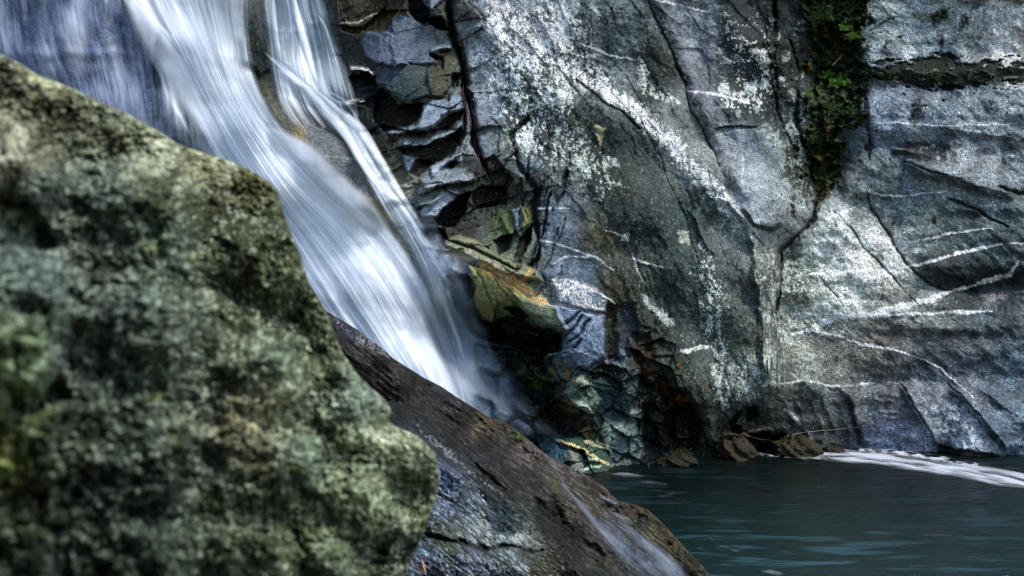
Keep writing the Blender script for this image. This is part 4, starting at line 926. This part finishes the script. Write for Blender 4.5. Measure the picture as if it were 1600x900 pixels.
# A: the broad stream
LA = [(40,-330),(118,-170),(176,-40),(222,40),(262,120),(300,200),(352,300),(410,400),(470,500),(560,600),(640,700)]
RA = [(330,-330),(372,-170),(392,-40),(392,40),(404,120),(436,186),(500,256),(610,352),(690,460),(728,560),(762,670)]
main = [ribbon(LA, RA, 300, 480, .14, .16, 400, lambda s, t: .42+.36*np.exp(-((s-.36-.05*t)/.2)**2)+.25*ss(.3, .6, t)-.22*np.exp(-((s-.88)/.12)**2)*ss(.5, .2, t), fs=10., edge=(.16, .16), hard=.8),
        ribbon([(90,-330),(146,-170),(196,-40),(250,60),(310,170),(380,280),(450,390),(520,490),(600,590),(680,690)], [(240,-330),(292,-170),(330,-40),(360,60),(408,170),(480,274),(590,390),(650,490),(700,590),(752,690)], 220, 440, .22, .12, 410, .28, fs=7., edge=(.3, .3), hard=.8)]
main.append(ribbon(LA, RA, 360, 480, .26, .16, 423, lambda s, t: .05+.08*ss(.3, .8, t), fs=24., ft=.8, edge=(.2, .2), hard=1.0, tint=((246,248,250), (190,206,220))))
main.append(ribbon([(596,318),(640,400),(676,500),(704,600),(722,690)], [(642,312),(694,400),(730,500),(764,600),(790,690)], 110, 260, .22, .08, 427, .28, fs=8., ft=.9, edge=(.3, .3), ends=(.25, 0), hard=.8))
fall_part('main_stream', main, wf)
sts = [([(60,-300),(128,-140),(182,-30),(224,26),(260,57),(328,118),(364,154),(392,187),(416,210),(468,236),(520,290),(572,343),(614,416),(656,480)], (6,8,9,11,12,13,15,22,28,30,28,24), .92),
       ([(70,-300),(134,-150),(190,-30),(226,22),(262,54),(326,112),(366,152),(396,190)], (5,6,7,8,8,6), .6),
       ([(120,-260),(170,-110),(210,-10),(244,60),(312,156),(350,205),(390,252),(430,300),(468,364),(510,448)], (6,14,26,30,32,30,26,20), .7),
       ([(240,-300),(290,-150),(328,-30),(346,40),(366,104),(392,156),(424,206)], (16,20,20,16,9), .75),
       ([(290,-300),(336,-150),(358,-30),(370,40),(382,100),(408,160),(446,212)], (9,11,11,9,7), .5),
       ([(200,-280),(250,-140),(290,-30),(310,40),(340,110)], (14,14,8), .55),
       ([(392,186),(420,214),(470,246),(510,290),(560,340)], (3,5,8,9,8), .85),
       ([(489,333),(520,372),(552,432),(590,500),(630,570),(670,640)], (7,11,14,15,14,12), .7),
       ([(440,300),(470,360),(505,430),(545,500),(590,570)], (8,12,14,14,10), .6),
       ([(560,330),(606,372),(640,420),(676,490),(706,566),(742,654)], (9,12,13,12,11,10), .6),
       ([(600,420),(640,480),(672,540),(706,610),(730,670)], (6,8,9,9,8), .5),
       ([(486,328),(516,352),(548,392),(572,446),(584,500)], (3,5,6,5,3), .6),
       ([(500,404),(530,430),(560,480),(600,540),(640,590)], (4,7,9,9,6), .65),
       ([(650,380),(676,430),(700,490),(722,550),(750,640)], (8,9,9,9,9), .6),
       ([(700,520),(716,560),(730,600),(750,660)], (8,12,14,16), .7),
       ([(250,120),(262,150),(280,180),(300,220)], (5,7,8,6), .3)]
fall_part('white_strand', [strand(p, w_, 430+i*7, a_*.88, off=.24) for i, (p, w_, a_) in enumerate(sts)], wf)
# B: the narrower upper stream on the right, dropping on a ledge and turning
up = [ribbon([(372,-330),(392,-170),(402,-70),(410,20),(418,90),(432,160),(470,215)], [(430,-330),(462,-170),(492,-70),(520,20),(540,90),(556,145),(566,180)], 150, 240, .14, .08, 460, lambda s, t: .48+.25*np.exp(-((s-.45)/.25)**2), fs=15., ft=1.5, edge=(.12, .22), hard=.75, ends=(0, .25)),
      ribbon([(412,84),(446,122),(490,176),(540,226),(570,280),(602,336),(650,400)], [(440,80),(490,128),(548,160),(572,210),(600,262),(634,318),(690,402)], 150, 320, .16, .1, 470, lambda s, t: .52+.22*np.exp(-((s-.5)/.3)**2), fs=10., ft=2., edge=(.25, .22), ends=(.1, .2), hard=.75)]
ust = [([(412,80),(446,112),(489,151),(541,206),(572,258),(614,312),(656,388)], (5,8,11,12,11,10,10), .68), ([(470,120),(520,168),(560,200),(592,250),(626,307),(664,370)], (5,8,10,10,9,8), .75), 
       ([(424,-20),(428,20),(432,60),(440,100)], (3,5,5,4), .5), ([(452,-20),(466,30),(480,80),(492,120),(504,150)], (6,8,8,6,4), .6), ([(494,22),(508,44),(518,76),(528,110)], (3,4,3,2), .7),
       ([(524,160),(542,163),(556,163)], (3,5,4), .3), ([(540,180),(566,230),(596,280),(640,340),(664,384)], (6,8,8,8,6), .6),
       ([(600,272),(606,300),(622,316),(640,330)], (5,8,8,6), .4)]
o = fall_part('upper_stream', up+[strand(p, w_, 480+i*7, a_, off=.24, n=140) for i, (p, w_, a_) in enumerate(ust)], wf)
# C: thin veil over the blue wall at the far left
veil = [ribbon([(-420,-330),(-300,-20),(-200,440)], [(160,-330),(256,0),(300,330)], 760, 560, .06, .0, 520, lambda s, t: .22+.18*np.exp(-((s-.74)/.08)**2), fs=80., ft=9., edge=(.1, .1), hard=1.0, tint=((186,198,222), (120,136,172)), amp=.02),
        ribbon([(226,20),(238,90),(246,150),(250,240)], [(268,60),(300,120),(330,200),(352,262)], 90, 200, .10, .03, 530, .30, fs=8., ft=2., edge=(.2, .3), hard=.9, ends=(.2, 0))]
fall_part('thin_veil', veil+[strand(p, w_, 540+i, .16, off=.12, n=120, m_=8) for i, (p, w_) in enumerate((([(60,-20),(64,60),(70,140),(78,220)], (12,14,14,14)), ([(110,-20),(116,60),(122,140)], (20,26,24)), ([(150,-20),(170,60),(190,140),(210,220)], (12,16,14,12)), ([(222,40),(238,90),(256,130),(266,190)], (2,3,3,2)), ([(262,130),(276,150),(286,190),(294,230)], (2,3,3,2))))], wf)
# spray drifting off its right edge and at its foot
spray = [ribbon([(600,300),(650,380),(690,460),(720,550),(740,650)], [(690,330),(730,420),(770,520),(810,610),(850,680)], 60, 160, .3, .1, 560, .42, fs=2., ft=1.5, edge=(.1, .9), ends=(.3, .1), hard=.25, tint=((190,206,220), (140,166,190)), amp=.05),
         ribbon([(690,480),(700,560),(720,640),(740,700)], [(760,500),(800,570),(850,640),(900,700)], 60, 140, .8, .1, 565, .32, fs=2., ft=1.5, edge=(.3, .9), ends=(.5, .1), hard=.25, tint=((176,194,208), (130,156,178)), amp=.05)]
fall_part('spray', spray, wf)

# side stream over the slab
def slab_depth(px, py):
    d = np.full(px.shape, 0., f4)
    g = ctrl([q_[:2] for q_ in DS], [q_[2] for q_ in DS], px, py, 60.)
    return g+.02
riv = [ribbon([(838,702),(866,742),(906,796),(946,842),(990,890),(1030,930)], [(878,722),(920,752),(966,800),(1010,836),(1060,876),(1110,930)], 120, 260, .10, .05, 600, lambda s, t: .07+.12*ss(.35, 1, t), fs=7., ft=2.2, edge=(.25, .25), ends=(.15, 0), hard=.6, depth=slab_depth, tint=((170,184,204), (104,122,150)), amp=.025)]
for i, (p, w_, a_) in enumerate((([(876,756),(910,790),(950,836),(1000,876),(1050,915)], (3,5,8,12,14), .55), ([(900,780),(922,812),(960,856),(1010,900)], (2,4,8,12), .45), ([(935,775),(950,782),(966,790)], (3,5,4), .6), ([(958,800),(972,808),(990,820)], (2,4,3), .5), ([(850,712),(870,736),(890,770)], (2,4,3), .4))):
    riv.append(strand(p, w_, 610+i*5, a_*.35, off=.16, n=100, depth=slab_depth, tint=((190,202,220), (140,158,184)), m_=12, fs=2.5))
o = fall_part('side_stream', riv); tag(o, 'thin milky stream spilling down the brown lower end of the dark slab', 'stream')

# foam on the pool
def foam(pts_l, pts_r, ns, nt_, seed, a, hard=1.2, z=.028, fs=9., ft=6., edge=.4):
    t = np.linspace(0, 1, nt_); A = cat(pts_l, t); Bc = cat(pts_r, t); s2, t2 = np.meshgrid(np.linspace(0, 1, ns), t)
    px = A[:, None, 0]*(1-s2)+Bc[:, None, 0]*s2; py = A[:, None, 1]*(1-s2)+Bc[:, None, 1]*s2
    d = (CAM_H-z)*F/(py-450); th = fbm(s2*fs, t2*ft, seed, 4, gain=.45)+.6*fbm(s2*fs*.4, t2*ft*.5, seed+3, 3)
    al = np.clip(a+hard*th, 0, .95)*ss(0, edge, s2+.3*th*edge)*ss(0, edge, 1-s2+.3*th*edge)*ss(0, .12, t2+.1*th)*ss(0, .12, 1-t2+.1*th)
    co = np.stack([(px-800)/F*d, d, z+.01*th+0*d], -1)
    return co, al.astype(f4), (lin((210,216,224))+np.zeros(al.shape+(3,), f4)).astype(f4)
fr = [foam([(1252,708),(1300,702),(1360,704),(1420,712),(1480,720),(1540,728),(1620,742)], [(1262,718),(1320,724),(1380,730),(1440,738),(1500,748),(1560,760),(1620,768)], 90, 400, 701, .68, .9, fs=5., ft=7., edge=.35),
      foam([(1340,700),(1400,702),(1460,710),(1530,722)], [(1340,708),(1400,712),(1460,722),(1530,734)], 30, 240, 705, .4, 1.2, fs=3., ft=12.),
      foam([(1180,706),(1230,708),(1300,712)], [(1180,714),(1230,716),(1300,720)], 20, 160, 709, .05, .9, fs=3., ft=8.),
      foam([(1060,836),(1076,852),(1110,886),(1150,925)], [(1110,838),(1170,862),(1240,892),(1300,930)], 160, 160, 712, -.2, .5, fs=2.2, ft=7., edge=.45),
      foam([(930,738),(940,752),(960,772),(985,786)], [(1000,738),(1040,750),(1080,770),(1080,790)], 80, 80, 716, .0, .25, fs=2., ft=5., edge=.5)]
o = fall_part('foam', fr); tag(o, 'white foam drifting on the pool', 'foam', kind='stuff')

# ------------------------------------------------------------------ small rocks at the waterline
def small_rock(cx, cy, rx, ry, d, col, label, seed, name='rock', squash=1.):
    nu, nv = 90, 60
    th = np.linspace(0, 2*math.pi, nu); ph = np.linspace(.02, math.pi-.02, nv)
    T, Pp = np.meshgrid(th, ph); rx_ = rx/F*d; rz = ry/F*d
    ux, uy, uz = np.sin(Pp)*np.cos(T), np.sin(Pp)*np.sin(T), np.cos(Pp)
    wf1, wf2, wr, _, _ = worley(ux*1.6+uz*1.1+5, uy*1.6-uz*1.3+seed, seed); nse = 1+.34*fbm(ux*1.4+uz*1.1+5, uy*1.4-uz*.9+seed, seed, 4)+.10*fbm(ux*6+uz*3, uy*6+uz*5, seed+5, 4)-.30*wf1+.1
    seam = np.abs(T/(2*math.pi)-.5)*2; nse = nse*(1-ss(.9, 1, seam))+1.0*ss(.9, 1, seam)
    c = P3(cx, cy, d)
    co = np.stack([c.x+ux*rx_*nse, c.y+uy*rx_*1.1*nse, c.z+uz*rz*nse], -1)
    cl = lin(col)*np.clip(1+.7*fbm(ux*6+uz*4, uy*6+uz*5, seed+9, 4), .3, 2)[..., None]
    o = grid_mesh(name, co, M_slab, {'Col': cl.astype(f4), 'wet': np.full(co.shape[:2], .6, f4)}, flip=True)
    tag(o, label, 'rock', group='low rocks at the edge of the pool'); return o
small_rock(1246,706,36,24,14.3,(50,44,22),'largest golden brown rock at the waterline where the foam begins',5)
small_rock(1152,708,26,24,14.1,(46,38,24),'brown rock hugging the cliff foot under the black slot, left of the golden rock',8)
small_rock(1060,722,30,12,13.6,(36,34,16),'flat olive rock under the black hollow of the cliff',14)
small_rock(1300,706,18,9,14.5,(44,38,20),'low brown rock right of the largest golden rock, lapped by foam',17)

# ------------------------------------------------------------------ plants in the crevice
def leaf_mat(name, c1, c2):
    m, n, N, L = nodes(name)
    o = N('ShaderNodeOutputMaterial'); b = N('ShaderNodeBsdfPrincipled'); tc = N('ShaderNodeTexCoord')
    nz = N('ShaderNodeTexNoise', Scale=14., Detail=3.); L(tc.outputs['Object'], nz.inputs['Vector'])
    mx = N('ShaderNodeMix', data_type='RGBA'); L(nz.outputs[0], mx.inputs['Factor'])
    mx.inputs['A'].default_value = (*lin(c1), 1); mx.inputs['B'].default_value = (*lin(c2), 1)
    L(mx.outputs['Result'], b.inputs['Base Color']); b.inputs['Roughness'].default_value = .55
    b.inputs['Transmission Weight'].default_value = 0.; b.inputs['Specular IOR Level'].default_value = .3
    t = N('ShaderNodeBsdfTranslucent'); L(mx.outputs['Result'], t.inputs['Color'])
    ms = N('ShaderNodeMixShader', Fac=.3); L(b.outputs[0], ms.inputs[1]); L(t.outputs[0], ms.inputs[2]); L(ms.outputs[0], o.inputs[0])
    return m
M_fern = leaf_mat('fern_green', (62,116,30), (140,176,66)); M_dark = leaf_mat('dark_leaf', (26,46,18), (66,96,40)); M_grass = leaf_mat('grass_green', (70,104,34), (136,152,70)); M_dry = leaf_mat('dry_stem', (130,120,84), (170,158,120))
def raw_mesh(name, V, Fc, mat, parent=None):
    me = bpy.data.meshes.new(name); me.from_pydata([tuple(v) for v in V], [], Fc); me.materials.append(mat); me.update()
    o = bpy.data.objects.new(name, me); C.objects.link(o)
    if parent: o.parent = parent
    return o
def blade(V, Fc, p, d, ln, wd, droop, n=5):
    side = d.cross(Vector((0, 1, 0)));
    if side.length < .1: side = Vector((1, 0, 0))
    side.normalize(); a = random.uniform(-.7, .7); side = (side*math.cos(a)+Vector((0, 1, 0))*math.sin(a))
    pos = p.copy(); dd = d.normalized(); b0 = len(V)
    for i in range(n+1):
        f = i/n; w_ = wd*(1-f)**.7*(.5+f*.9 if f < .5 else .95)+.0005
        V.append(pos-side*w_); V.append(pos+side*w_)
        pos = pos+dd*(ln/n); dd = (dd+Vector((0, 0, -droop/n))).normalized()
    for i in range(n): Fc.append((b0+2*i, b0+2*i+1, b0+2*i+3, b0+2*i+2))
def frond(V, Fc, p, d, ln, wd, droop, n=14):
    pos = p.copy(); dd = d.normalized()
    for i in range(n):
        f = i/n; side = dd.cross(Vector((random.uniform(-.2, .2), 1, .1))).normalized()
        l_ = wd*math.sin(math.pi*(.12+.88*f))**.8*(1-.3*f)
        for sg in (-1, 1):
            q_ = (side*sg+dd*.5).normalized(); q_ += Vector((0, random.uniform(-.4, .2), random.uniform(-.25, .1)))
            up_ = dd*ln/n*.46; b0 = len(V)
            V += [pos, pos+q_*l_*.5+up_, pos+q_*l_, pos+q_*l_*.5-up_]; Fc.append((b0, b0+1, b0+2, b0+3))
        pos = pos+dd*(ln/n); dd = (dd+Vector((0, 0, -droop/n))).normalized()
def plant(px, py, kind, size, label, cat_, n=16, mat=None, name=None):
    d = float(cliff_at(np.array([px]), np.array([py]))[0])-.05; b = P3(px, py, d); V = []; Fc = []
    for i in range(n):
        a = random.uniform(-1.3, 1.3); dr = Vector((math.sin(a), -random.uniform(.25, 1.0), math.cos(a)*random.uniform(.1, .9)))
        p = b+Vector((random.uniform(-.2, .2)*size, 0, random.uniform(-.2, .2)*size))
        if kind == 'fern': frond(V, Fc, p, dr, size*random.uniform(.6, 1.1), size*.22, random.uniform(.6, 1.6))
        elif kind == 'grass': blade(V, Fc, p, dr, size*random.uniform(.6, 1.2), size*.022, random.uniform(.8, 2.2))
        else:
            for j in range(7):
                q_ = p+Vector((random.gauss(0, .3), random.uniform(-.25, .05), random.gauss(0, .3)))*size
                blade(V, Fc, b, (q_-b), (q_-b).length*1.05, .004, 0., 3); frond(V, Fc, q_, Vector((random.uniform(-1, 1), -.6, random.uniform(-.4, 1))), size*.3, size*.09, 1., 5)
    o = raw_mesh(name or {'fern': 'fern', 'grass': 'grass_tuft'}.get(kind, 'leafy_plant'), V, Fc, mat or {'fern': M_fern, 'grass': M_grass}.get(kind, M_dark))
    tag(o, label, cat_, group='plants growing in the dark crevice'); return o
plant(1334,58,'grass',.22,'arching green grass tuft on the right edge of the mossy crevice','grass tuft',46)
plant(1308,130,'fern',.26,'bright green fern, largest and lightest plant low in the mossy crevice','fern',20)
plant(1290,120,'fern',.17,'small green fern just left of the bright fern in the crevice','fern',10)
plant(1318,46,'fern',.16,'small bluish fern just left of the arching grass tuft','fern',10)
plant(1312,70,'leafy',.22,'leafy clump below the arching grass tuft in the crevice','plant',9)
plant(1296,88,'leafy',.24,'dark leafy clump midway between the grass tuft and the bright fern','plant',10)
plant(1282,20,'leafy',.30,'dark leafy clump at the top left of the crevice','plant',12)
plant(1322,14,'leafy',.26,'dark leafy clump at the top right of the crevice','plant',10)
plant(1300,170,'leafy',.26,'dark drooping clump directly below the bright fern','plant',10)
plant(1328,176,'leafy',.2,'dark clump at the lower right edge of the crevice','plant',8)
plant(1272,214,'leafy',.2,'dark clump at the narrow lower end of the crevice','plant',8)
plant(1288,288,'leafy',.14,'lowest dark clump, in the slit under the crevice','plant',6)
plant(1262,148,'fern',.09,'tiny bright fern left of the crevice on lichen spotted rock','fern',9)
plant(1392,116,'grass',.13,'short dark grass tuft at the left end of the mossy ledge','grass tuft',30, mat=M_dark)
plant(1464,116,'leafy',.14,'small green clump in the middle of the mossy ledge','plant',8)
plant(1478,28,'leafy',.10,'small dark clump on pale rock high above the mossy ledge','plant',8)
plant(712,132,'fern',.06,'tiny green fern in the dark hole beside the root crack','fern',6)
# moss cushions: too many to count
V = []; Fc = []
rs = np.random.RandomState(5)
for i in range(2600):
    if i < 800: x = rs.uniform(1340, 1610); y = 114+rs.normal(0, 11)+6*math.sin(x/30.)
    elif i < 2200: y = rs.uniform(-20, 310); x = 1302-(max(y-150, 0))*.16+rs.normal(0, 27)*(1 if y < 200 else .5)
    else: x = rs.choice([1208, 1246, 1266, 1224])+rs.normal(0, 6); y = rs.uniform(0, 430)
    d = float(cliff_at(np.array([x]), np.array([y]))[0])-.02; p = P3(x, y, d)
    blade(V, Fc, p, Vector((rs.normal(0, .6), -1, rs.normal(.1, .6))), rs.uniform(.03, .09), .009, 1.2, 2)
o = raw_mesh('moss', V, Fc, M_dark); tag(o, 'dark green moss on the ledge and in the crevice', 'moss', kind='stuff')
# twigs, roots and a fallen leaf
def tube(name, pts, r, mat, label, cat_, group=None):
    V = []; Fc = []; P = [Vector(p) for p in pts]; nseg = 7
    for i, p in enumerate(P):
        t = (P[min(i+1, len(P)-1)]-P[max(i-1, 0)]).normalized(); a = t.cross(Vector((0, 1, .3))).normalized(); b = t.cross(a)
        rr = r*(1-.75*i/(len(P)-1))
        for j in range(nseg): V.append(p+(a*math.cos(j*2*math.pi/nseg)+b*math.sin(j*2*math.pi/nseg))*rr)
    for i in range(len(P)-1):
        for j in range(nseg): Fc.append((i*nseg+j, i*nseg+(j+1)%nseg, (i+1)*nseg+(j+1)%nseg, (i+1)*nseg+j))
    Fc.append(tuple(range(nseg))[::-1]); Fc.append(tuple((len(P)-1)*nseg+j for j in range(nseg)))
    o = raw_mesh(name, V, Fc, mat); tag(o, label, cat_, group); return o
def along_cliff(pp, off, n=14, jit=1.):
    c = cat(pp, np.linspace(0, 1, n)); d = cliff_at(c[:, 0], c[:, 1], sm_dep)-off
    return [P3(c[i, 0]+random.uniform(-jit, jit), c[i, 1]+random.uniform(-jit, jit), float(d[i])) for i in range(n)]
M_twig = leaf_mat('pale_twig', (150,132,96), (186,168,130)); M_root = leaf_mat('dark_root', (46,26,22), (84,52,44))
tube('twig', along_cliff([(1212,690),(1240,678),(1280,674),(1340,668)], .18), .007, M_twig, 'pale twig leaning over the golden brown rock', 'twig')
tube('twig', along_cliff([(1164,680),(1190,686),(1222,690)], .14), .006, M_twig, 'short pale twig wedged above the upright brown rock', 'twig')
tube('twig', along_cliff([(1300,103),(1310,92),(1318,84)], .25, 8, .3), .007, M_twig, 'pale bare twig sticking out of the crevice between the ferns', 'twig')
tube('root', along_cliff([(722,60),(726,110),(736,160),(744,210),(758,258),(768,274)], .06, 24), .019, M_root, 'long dark root hanging down the tall crack', 'root', 'roots in the tall crack')
tube('root', along_cliff([(722,110),(724,150),(730,190),(722,216),(718,240)], .06, 20), .014, M_root, 'shorter dark root branching left in the tall crack', 'root', 'roots in the tall crack')
tube('root', along_cliff([(734,180),(742,224),(752,256),(766,286)], .09, 18), .008, leaf_mat('red_root', (84,54,48), (120,84,76)), 'thin reddish root at the lower end of the tall crack', 'root', 'roots in the tall crack')
# leaf
i_ = np.argmin((G.px-662)**2+(G.py-886)**2); dl = float(G.dep.reshape(-1)[i_])-.03; c0 = P3(662, 886, dl)
V = []; Fc = []
for i in range(7):
    f = i/6; w_ = .012*math.sin(math.pi*(.08+.84*f)); y_ = -.01*math.sin(math.pi*f)
    c_ = c0+Vector((.012*(1-2*f)*-1, y_, .045*(1-2*f)))
    V += [c_+Vector((-w_, .004, 0)), c_+Vector((0, -.002, 0)), c_+Vector((w_, .004, 0))]
for i in range(6):
    Fc += [(3*i, 3*i+1, 3*i+4, 3*i+3), (3*i+1, 3*i+2, 3*i+5, 3*i+4)]
o = raw_mesh('fallen_leaf', V, Fc, leaf_mat('dead_leaf', (190,140,110), (215,170,140))); tag(o, 'tiny pale orange fallen leaf on the wet blue rock beside the boulder', 'leaf')
